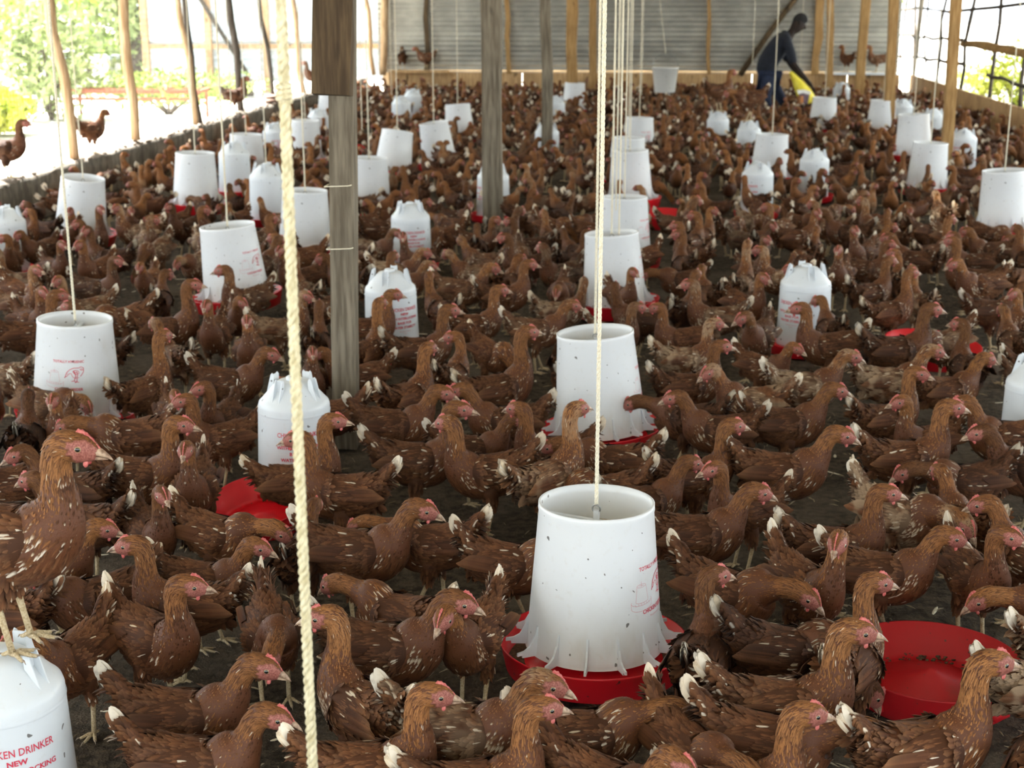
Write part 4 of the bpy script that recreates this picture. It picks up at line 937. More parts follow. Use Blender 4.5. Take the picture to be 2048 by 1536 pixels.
for px, py, t_ in ((1042, 196, 'white plastic cone standing among far hens beside the grey post'), (1338, 203, 'white plastic cone under the milky hanging bucket')):
    c = P(px, py, .12); o = empty('feed_cone', (c[0], c[1], 0)); G().lathe([(.02, .20), (.17, .03), (.19, .0), (.18, .0), (.16, .03), (.012, .19)], 28, caps=False).obj('cone', 'white_clean', o); G().lathe([(.0005, .235), (.012, .232), (.014, .19)], 12, caps=False).obj('knob', 'white_clean', o)
    tag(o, t_, 'feed cone'); STATIC.append((c[0], c[1], .2))
c = D(1330, 160, 16.3); o = empty('hanging_bucket', (c[0], c[1], c[2]-.14))
G().lathe([(.0005, .003), (.115, .002), (.118, .01), (.148, .272), (.156, .275), (.156, .285), (.144, .285), (.112, .012), (.0005, .012)], 36, caps=False).obj('bucket', 'clear', o)
tt = np.linspace(0, math.pi, 15); G().tube(np.stack([.15*np.cos(tt), 0*tt, .275+.16*np.sin(tt)], 1), .004, 6).obj('bail', 'steel', o)
tag(o, 'milky translucent bucket hanging above the white cone near the back wall', 'bucket')
twisted('bucket_rope', (c[0], c[1], c[2]+.29), (c[0]-.25, c[1], EAVE+.02), .0045, 'twine', seg_per=3, label='slanting thin rope of the milky bucket', group='ropes of the bucket')

# ------------------------------------------------------------------ loose red pans
def loose_pan(px, py, h, r, lb, tilt=(0, 0), mat='red_dusty', feed=True):
    c = P(px, py, h); o = empty('feeder_pan', (c[0], c[1], 0), (tilt[0], tilt[1], .3)); k = r/.2275
    g = G(); g.lathe([(.0005, .004), (.19*k, .002), (.2*k, .006), (.226*k, .085), (.2275*k, .089), (.2225*k, .089), (.213*k, .050), (.198*k, .046), (.192*k, .016), (.150*k, .012), (.146*k, .018), (.0125, .018+.046*k*k), (.010, .018+.05*k*k), (.0005, .018+.05*k*k)], 64, caps=False)
    for a in ((.4, 1.97, 3.54, 5.11) if k > .8 else ()): g.box((math.cos(a)*.200*k, math.sin(a)*.200*k, .034), (.03, .05, .026), a)
    g.obj('pan', mat, o)
    if feed:
        q = G()
        for _ in range(240):
            a = R.uniform(0, 6.28); rr = R.normal(.158, .016)*k; s_ = R.uniform(.0015, .005); q.ball((rr*math.cos(a), rr*math.sin(a), .018), (s_*1.5, s_, s_*.6), 5, 4)
        q.obj('wet_crumbs', 'crumb', o)['kind'] = 'stuff'
    STATIC.append((c[0], c[1], r*.92)); tag(o, lb, 'feeder pan', 'red pans without a tube'); return c
c = loose_pan(1862, 1352, .045, .215, 'big empty red pan with a raised cone and crumbs, beside the alert brown hen'); MARKS.append(('big empty red pan', c[0], c[1]))
c = loose_pan(522, 1030, .03, .15, 'small red pan on the litter under the walking hens by the rope', (0.22, -.1), 'red', False); MARKS.append(('small red pan', c[0], c[1]))
c = loose_pan(1862, 705, .04, .215, 'red pan partly hidden by dark hens beyond the tall drinker', (.08, .05), 'red'); MARKS.append(('hidden red pan', c[0], c[1]))
loose_pan(1325, 440, .04, .21, 'red pan lying behind the third feeder of the middle row', (.06, 0), 'red', False)
loose_pan(748, 300, .04, .20, 'red pan lying beside the feeder past the nearest post', (0, 0), 'red', False)

# ------------------------------------------------------------------ the thick rope near the camera
c = D(598, 900, 1.85)
tr = empty('sisal_rope', (c[0], c[1], 0)); r_ = .0072
o = twisted('strands', (0, 0, .30), (0, 0, EAVE+.2), r_, 'rope', parent=tr, near=True, seg_per=14, pitch=5.2); del o['category']
kz = P(590, 186, 0); q = ray(588, 186); zz = CAM_H+q[2]*((c[1])/q[1])
g = G(); t = np.linspace(0, 3*2*math.pi, 60); g.tube(np.stack([(r_*1.05)*np.cos(t), (r_*1.05)*np.sin(t), zz+.012*t/(6*math.pi)*1.6-.01], 1), .0035, 7); g.obj('whipping', 'rope', tr)
g = G(); n = 900; zz_ = R.uniform(.3, EAVE, n); a = R.uniform(0, 6.28, n); L = R.uniform(.002, .006, n)
for i in range(n):
    b = np.array([math.cos(a[i])*r_*.9, math.sin(a[i])*r_*.9, zz_[i]]); e = b+np.array([math.cos(a[i]+.4)*L[i], math.sin(a[i]+.4)*L[i], R.normal(0, .003)]); g.add([b, b+[0, 0, .0004], e], [(0, 1, 2)])
g.obj('loose_fibres', 'rope', tr)['kind'] = 'stuff'
tag(tr, 'thick twisted sisal rope hanging full height, closest rope to the camera', 'rope')
for px, ty, lb in ((1238, 470, 'thin pale rope left of the pair running down behind the third feeder'), (1232, 420, 'thin rope ending in a wire hook above the fourth feeder')):
    c = D(px, ty, 8.1 if ty == 420 else 6.6); twisted('spare_rope', (c[0], c[1], c[2]), (c[0], c[1], EAVE+.02), .0045, 'twine', seg_per=4, label=lb, group='spare ropes')
# ropes hanging in front of the back wall
for i, (px, py, z_, ex) in enumerate(((783, 190, 17, 'beyond the tipped feeder'), (724, 260, 12.5, 'just past the nearest post'), (1505, 130, 18, 'brushing the back of the bending man'), (1600, 140, 20, 'behind the head of the bending man'), (1240, 205, 15, 'ending behind the middle feeders'), (1283, 190, 16, 'last of the middle bunch'), (1828, 150, 14.5, 'at the lattice wall near the sturdy post'))):
    c = D(px, py, z_); twisted('thin_rope', (c[0], c[1], c[2]), (c[0], c[1], EAVE+.02), .0045, 'twine', seg_per=2, label='thin hanging rope '+ex, group='thin ropes in the far half')

# ------------------------------------------------------------------ the man with the sack
def skin_obj(name, joints, edges, mat, parent, sub=2, root=0):
    me = bpy.data.meshes.new(name); me.from_pydata([tuple(j[:3]) for j in joints], edges, []); o = link(name, me)
    m = o.modifiers.new('s', 'SKIN'); m.use_smooth_shade = True
    for v, j in zip(me.skin_vertices[0].data, joints): v.radius = (j[3], j[4] if len(j) > 4 else j[3])
    me.skin_vertices[0].data[root].use_root = True
    b = o.modifiers.new('d', 'SUBSURF'); b.levels = sub; b.render_levels = sub
    dg = bpy.context.evaluated_depsgraph_get(); m2 = bpy.data.meshes.new_from_object(o.evaluated_get(dg)); bpy.data.objects.remove(o); bpy.data.meshes.remove(me)
    m2.materials.clear(); m2.materials.append(M[mat]); m2.polygons.foreach_set('use_smooth', [True]*len(m2.polygons)); return link(name, m2, parent)
ZM = 19.0; k = ZM/F_PX
def J(px, py, off, r, r2=None):
    q = D(px, py, ZM)+np.array([FW[0], FW[1], 0])/math.hypot(FW[0], FW[1])*off; return (*q, r, r2 or r)
man = empty('person', tuple(P(1556, 238, 0)))
def rel(js): return [(j[0]-man.location.x, j[1]-man.location.y, j[2], *j[3:]) for j in js]
pel = J(1533, 152, 0, .155, .135)
tors = rel([pel, J(1532, 135, 0, .150, .135), J(1541, 112, 0, .155, .145), J(1557, 88, 0, .150, .165), J(1571, 74, 0, .105, .13), J(1580, 66, 0, .070)]
     + [J(1568, 82, -.20, .075), J(1577, 108, -.23, .062), J(1580, 128, -.24, .058), J(1566, 82, .20, .075), J(1574, 106, .22, .062), J(1583, 124, .22, .056)])
skin_obj('shirt', tors, [(0, 1), (1, 2), (2, 3), (3, 4), (4, 5), (3, 6), (6, 7), (7, 8), (3, 9), (9, 10), (10, 11)], 'navy', man)
leg = rel([pel, J(1534, 158, -.10, .105), J(1528, 190, -.12, .080), J(1536, 224, -.12, .062), J(1541, 160, .10, .105), J(1558, 184, .12, .080), J(1574, 214, .12, .060)])
skin_obj('trousers', leg, [(0, 1), (1, 2), (2, 3), (0, 4), (4, 5), (5, 6)], 'denim', man)
for a, off in ((1540, -.12), (1577, .12)):
    f = J(a, 234, off, .05); p = np.array(f[:3])-np.array(man.location); p[2] = .045
    G().tube([p+[-.05, 0, .02], p+[0, 0, .015], p+[.08, 0, 0], p+[.17, 0, -.015], p+[.20, 0, -.02]], [.045, .055, .048, .040, .015], 10, flat=.9).obj('shoe', 'dark', man)
# body: head, neck, forearms and hands as one skin
hb = rel([J(1578, 70, 0, .062), J(1586, 62, 0, .060), J(1594, 53, 0, .088, .098), J(1600, 44, 0, .086, .098), J(1604, 38, 0, .055, .065),
          J(1580, 126, -.24, .046), J(1596, 146, -.22, .038), J(1611, 163, -.20, .030), J(1617, 170, -.19, .036, .022),
          J(1583, 122, .22, .046), J(1594, 140, .20, .038), J(1603, 156, .18, .030), J(1607, 163, .17, .036, .022)])
E_ = [(0, 1), (1, 2), (2, 3), (3, 4), (5, 6), (6, 7), (7, 8), (9, 10), (10, 11), (11, 12)]
tr_ = rel([J(1572, 80, 0, .05), J(1570, 90, -.12, .04), J(1578, 110, -.23, .045), J(1570, 90, .12, .04), J(1578, 108, .22, .045)]); n0 = len(hb); hb += tr_
E_ += [(0, n0), (n0, n0+1), (n0+1, n0+2), (n0+2, 5), (n0, n0+3), (n0+3, n0+4), (n0+4, 9)]
for hi, wrist in ((8, 7), (12, 11)):       # fingers and thumb, curled round the sack's edge
    w = np.array(hb[wrist][:3]); h_ = np.array(hb[hi][:3]); d = unit(h_-w); sd = np.array([FW[0], FW[1], 0]); sd /= np.linalg.norm(sd)
    for fi, (o_, l) in enumerate(((-.026, .065), (-.009, .075), (.009, .072), (.026, .058))):
        b = len(hb); q = h_+sd*o_+d*.02; hb += [(*q, .011, .011), (*(q+d*l*.5), .010, .010), (*(q+d*l*.75+np.array([0, 0, -.025])), .0085, .0085)]; E_ += [(hi, b), (b, b+1), (b+1, b+2)]
    b = len(hb); q = h_-sd*.035-d*.005; hb += [(*q, .012, .012), (*(q+d*.035-sd*.012+np.array([0, 0, -.018])), .010, .010)]; E_ += [(hi, b), (b, b+1)]
skin_obj('body', hb, E_, 'man', man)
hc_ = np.array(rel([J(1600, 44, 0, .1)])[0][:3]); fwd = unit(RT*.80+np.array([0, 0, -.60])); upv = unit(np.cross(np.cross(fwd, [0, 0, 1]), fwd)); sv = np.cross(fwd, upv)
g = G(); g.ball((0, 0, 0), (.100, .092, .108), 16, 10); Vh = g.V[0]; keep = ~((Vh[:, 0] > .035) & (Vh[:, 2] < .045)) ; Vh = Vh*np.where(keep, 1.0, .82)[:, None]; g.V[0] = hc_+np.outer(Vh[:, 0]-.008, fwd)+np.outer(Vh[:, 1], sv)+np.outer(Vh[:, 2]+.012, upv); g.obj('hair', 'hair', man)
g = G(); g.tube([hc_+fwd*.085+upv*.01, hc_+fwd*.108-upv*.022, hc_+fwd*.092-upv*.036], [.008, .017, .010], 8); g.obj('nose', 'man', man)
for s_ in (-1, 1):
    G().ball(hc_-fwd*.008+sv*s_*.092-upv*.02, (.016, .008, .028), 8, 6).obj('ear', 'man', man); G().ball(hc_+fwd*.078+sv*s_*.034+upv*.008, (.010, .012, .008), 8, 6).obj('eye', 'dark', man)
g = G(); g.tube([hc_+fwd*.086-upv*.056-sv*.026, hc_+fwd*.098-upv*.056, hc_+fwd*.086-upv*.056+sv*.026], [.006, .010, .006], 8); g.obj('lips', 'comb', man).data.materials[0] = M['man']
tag(man, 'person in a dark navy shirt and blue trousers, bending over a yellow sack', 'person'); STATIC.append((man.location.x, man.location.y, .35))
# the yellow sack
def sack_pt(px, py, off): return D(px, py, ZM)+np.array([FW[0], FW[1], 0])*off
sk = empty('feed_sack', tuple(P(1600, 236, 0))); so = np.array(sk.location)
outl = [(1572, 144, .0), (1578, 160, .05), (1586, 186, .09), (1594, 206, .11), (1600, 226, .10)]; outr = [(1578, 140, .0), (1598, 158, .05), (1615, 176, .09), (1627, 196, .11), (1622, 224, .10)]
V = []; nn_ = 14
for (ax_, ay, th), (bx_, by, _) in zip(outl, outr):
    A, B = sack_pt(ax_, ay, -.22)-so, sack_pt(bx_, by, -.22)-so
    for j in range(nn_):
        a = j/nn_*2*math.pi; c_ = (A+B)/2+(B-A)/2*math.cos(a)+np.array([FW[0], FW[1], 0])*(th*.9+.015)*math.sin(a)*(1+.1*math.sin(3*a)); V.append(c_)
V = np.array(V); V[:, 2] = np.maximum(V[:, 2], .01)
Fq = [(i*nn_+j, i*nn_+(j+1) % nn_, (i+1)*nn_+(j+1) % nn_, (i+1)*nn_+j) for i in range(4) for j in range(nn_)]+[tuple(range(nn_)), tuple(4*nn_+j for j in range(nn_))[::-1]]
g = G(); g.add(V, Fq); g.obj('sack', 'yellow', sk)
def patch(name, pts, mat, off): g = G(); Vp = [sack_pt(a, b, off)-so for a, b in pts]+[sack_pt(a, b, off+.012)-so for a, b in pts]; n_ = len(pts); g.add(Vp, [tuple(range(n_))[::-1], tuple(range(n_, 2*n_))]+[(i, (i+1) % n_, n_+(i+1) % n_, n_+i) for i in range(n_)]); g.obj(name, mat, sk, smooth=False)
patch('printed_panel', [(1584, 177), (1598, 176), (1612, 180), (1610, 186), (1596, 183), (1587, 185)], 'sackwhite', -.345)
patch('printed_panel', [(1588, 185), (1597, 183), (1609, 186), (1605, 206), (1597, 208), (1591, 198)], 'sackprint', -.350)
patch('printed_panel', [(1590, 190), (1596, 188), (1597, 204), (1592, 202)], 'orange', -.358)
patch('printed_panel', [(1616, 190), (1625, 190), (1622, 212), (1616, 214)], 'sackwhite', -.345)
tag(sk, 'yellow woven feed sack with dark and white print held by the man', 'sack'); STATIC.append((so[0], so[1], .3))
# brown folded cloth on the left wall
r = ray(545, 208); p = CC+r*((XL-.08)/r[0]); g = G()
for i in range(4): g.ball((R.normal(0, .02), R.normal(0, .06), .02+.02*i), (.10, .26-.03*i, .022), 14, 6)
tag(g.obj('folded_cloth', 'cloth', loc=(XL-.08, p[1], WL)), 'brown folded cloth lying on the low wall under the thin dark pole', 'cloth')

# ------------------------------------------------------------------ outside, seen through the netting
def leaves(n, size, c, rad, mat, name, parent, shell=.55):
    d = R.normal(0, 1, (n, 3)); d /= np.linalg.norm(d, axis=1)[:, None]; pos = np.asarray(c)+d*np.asarray(rad)*(shell+(1-shell)*R.random((n, 1)))*(1+.25*np.sin(d[:, :1]*5+d[:, 1:2]*7)); pos[:, 2] = np.maximum(pos[:, 2], .03)
    u = R.normal(0, 1, (n, 3)); u /= np.linalg.norm(u, axis=1)[:, None]; w = np.cross(u, R.normal(0, 1, (n, 3))); w /= np.linalg.norm(w, axis=1)[:, None]; s_ = size*R.uniform(.6, 1.3, (n, 1))
    V = np.stack([pos-u*s_, pos+w*s_*.45, pos+u*s_, pos-w*s_*.45], 1).reshape(-1, 3)
    o = link(name, mesh(name, V, [(4*i, 4*i+1, 4*i+2, 4*i+3) for i in range(n)], mat, smooth=False), parent); o['kind'] = 'stuff'; return o
def bush(px, py, z, w, h, mat, lb, n=2600, sz=.11, trunk=False, h0=None, name=None):
    c = D(px, py, z); c[2] = max(c[2], h*.5 if h0 is None else h0); o = empty(name or ('tree' if trunk else 'shrub'), (c[0], c[1], 0))
    leaves(n, sz, (0, 0, c[2]), (w/2, w/2, h/2), mat, 'foliage', o)
    if trunk:
        b = c[2]; g = G(); g.tube([(0, 0, -.05), (.05, .03, b*.4), (-.04, 0, b*.75), (.05, .05, b)], [.16, .12, .10, .06], 9)
        for k_ in range(5): a = k_*1.3; g.tube([(0, 0, b*.6), (math.cos(a)*w*.2, math.sin(a)*w*.2, b*.9), (math.cos(a)*w*.34, math.sin(a)*w*.34, b*1.1)], [.07, .045, .02], 6)
        g.obj('trunk', 'bark', o)
    else:
        g = G()
        for k_ in range(5): a = k_*1.26; g.tube([(0, 0, -.03), (math.cos(a)*w*.12, math.sin(a)*w*.12, c[2]*.6), (math.cos(a)*w*.3, math.sin(a)*w*.3, c[2]*1.2)], [.03, .02, .01], 5)
        g.obj('stems', 'bark', o)
    tag(o, lb, 'tree' if trunk else 'shrub', 'trees and shrubs outside the netting'); return o
bush(60, 20, 26, 4.6, 4.5, 'leaf', 'leafy green tree beyond the netting, behind the nearest wall pole', 3800, .13, True, 2.9)
bush(180, 10, 31, 4.5, 5.0, 'leaf', 'green tree beyond the netting, above the small whitewashed hut', 3600, .13, True, 3.4)
bush(262, 60, 25, 1.6, 4.0, 'leaf_grey', 'narrow grey green tree at the edge of the pale sheet wall', 2600, .10, True, 2.2)
bush(95, 145, 19, 1.3, 1.7, 'leaf_grey', 'rounded grey green shrub standing by the nearest wall pole', 2200, .07)
bush(-10, 236, 17, .8, .55, 'leaf_lime', 'low lime green shrub outside behind the dark perched hen', 2000, .06)
bush(20, 75, 30, 3.2, 2.6, 'leaf_grey', 'brushy grey shrub far outside at the frame edge', 2200, .10)
bush(235, 150, 27, 1.6, .8, 'leaf', 'low green shrub beside the whitewashed hut', 2000, .08)
bush(335, 175, 20, 2.6, .5, 'grass', 'low patch of weeds in front of the pale sheet wall', 1800, .05, h0=.2)
bush(2035, 160, 20.5, 1.1, 1.0, 'leaf_lime', 'bright lime shrub outside the lattice wall', 1500, .045, h0=.45)
bush(1965, 172, 23.5, .9, .5, 'leaf_lime', 'lower lime shrub outside the lattice wall', 900, .045, h0=.25)
bush(1838, 10, 27, .6, .6, 'leaf_lime', 'small yellow green spray above the lattice rail', 500, .05, h0=2.2)
bush(1730, 30, 27.5, 5, 3.5, 'leaf', 'large green tree behind the corrugated back wall', 2400, .13, True, 3.6)
nb = empty('sheet_fence', tuple(P(300, 182, 0))); a, b = P(300, 180, 0), P(770, 178, 0)
d = b-a; L = np.linalg.norm(d); an = math.atan2(d[1], d[0])
for i in range(4):
    o = corrugated('corrugated_sheet', L/4+.03, 4.2, 'sheet_pale', pitch=.15, amp=.018, loc=tuple(d*i/4+[0, .02*(i % 2), .15]), parent=nb, rot=(0, 0, an))
for t_ in (0.0, .26, .5, .74, 1.0): G().box(tuple(d*t_+[0, -.06, 2.1]), (.11, .08, 4.3)).obj('fence_post', 'wood_pale', nb, smooth=False)
for h_ in (.75, 2.1, 3.4): G().box(tuple(d*.5+[0, -.05, h_]), (L, .05, .08), an).obj('rail', 'wood_pale', nb, smooth=False)
G().tube([d*.03+[0, -.15, 3.0], d*.42+[0, -.15, .3]], .04, 6).obj('brace', 'wood_bark', nb)
tag(nb, 'neighbouring wall of pale corrugated sheets with wooden rails beyond the netting', 'building')
fb = empty('sheet_fence', (8.6, 6, 0))
for i in range(8): corrugated('corrugated_sheet', 3.03, 3.6, 'sheet_pale', pitch=.15, amp=.018, loc=(.02*(i % 2), i*3.0, .35), parent=fb, rot=(0, 0, math.pi/2))
for i in range(9): G().box((-.07, i*3.0, 1.9), (.08, .1, 3.9)).obj('fence_post', 'wood_pale', fb, smooth=False)
tag(fb, 'sunlit pale corrugated fence outside the branch lattice', 'fence')
# rusty bench frame
c = P(278, 236, 0); zc = (c-CC)@FW; bw = 268*zc/F_PX; o = empty('bench_frame', (c[0], c[1], 0), (0, 0, YAW-.02))
for y in (-.28, .28): G().box((0, y, .37), (bw, .035, .055 if y < 0 else .035)).obj('long_rail', 'rust', o, smooth=False)
G().box((0, -.28, .27), (bw, .03, .035)).obj('long_rail', 'rust', o, smooth=False)
for x in (-.5, -.1, .5): G().box((x*bw, 0, .37), (.035, .56, .035)).obj('cross_rail', 'rust', o, smooth=False)
for x in (-.48, .48):
    for y in (-.28, .28): G().box((x*bw, y, .18), (.035, .035, .38)).obj('leg', 'rust', o, smooth=False)
tag(o, 'long rusty red steel bench frame on the sunlit ground outside', 'bench')
# small whitewashed block hut
c = P(168, 176, 0); zc = (c-CC)@FW; o = empty('hut', (c[0], c[1], -.03), (0, 0, YAW)); W_ = 128*zc/F_PX
G().box((0, 0, .27), (W_, .8, .54)).obj('wall', 'wash', o, smooth=False); G().box((0, 0, .57), (W_+.12, .95, .06)).obj('roof', 'sheet_pale', o, smooth=False)
for x in (-.16, .0, .16): G().box((x*W_+.05, -.405, .36), (.085, .03, .12)).obj('opening', 'dark', o, smooth=False)
tag(o, 'low whitewashed hut with three small dark openings behind the bench frame', 'hut')
g = G(); g.tube([(c[0]+1.8, c[1]-2.2, .1), (c[0]+3.6, c[1]-1.9, .12)], .12, 8); tag(g.obj('log', 'wood_bark'), 'dark log lying in the weeds outside the netting', 'log')
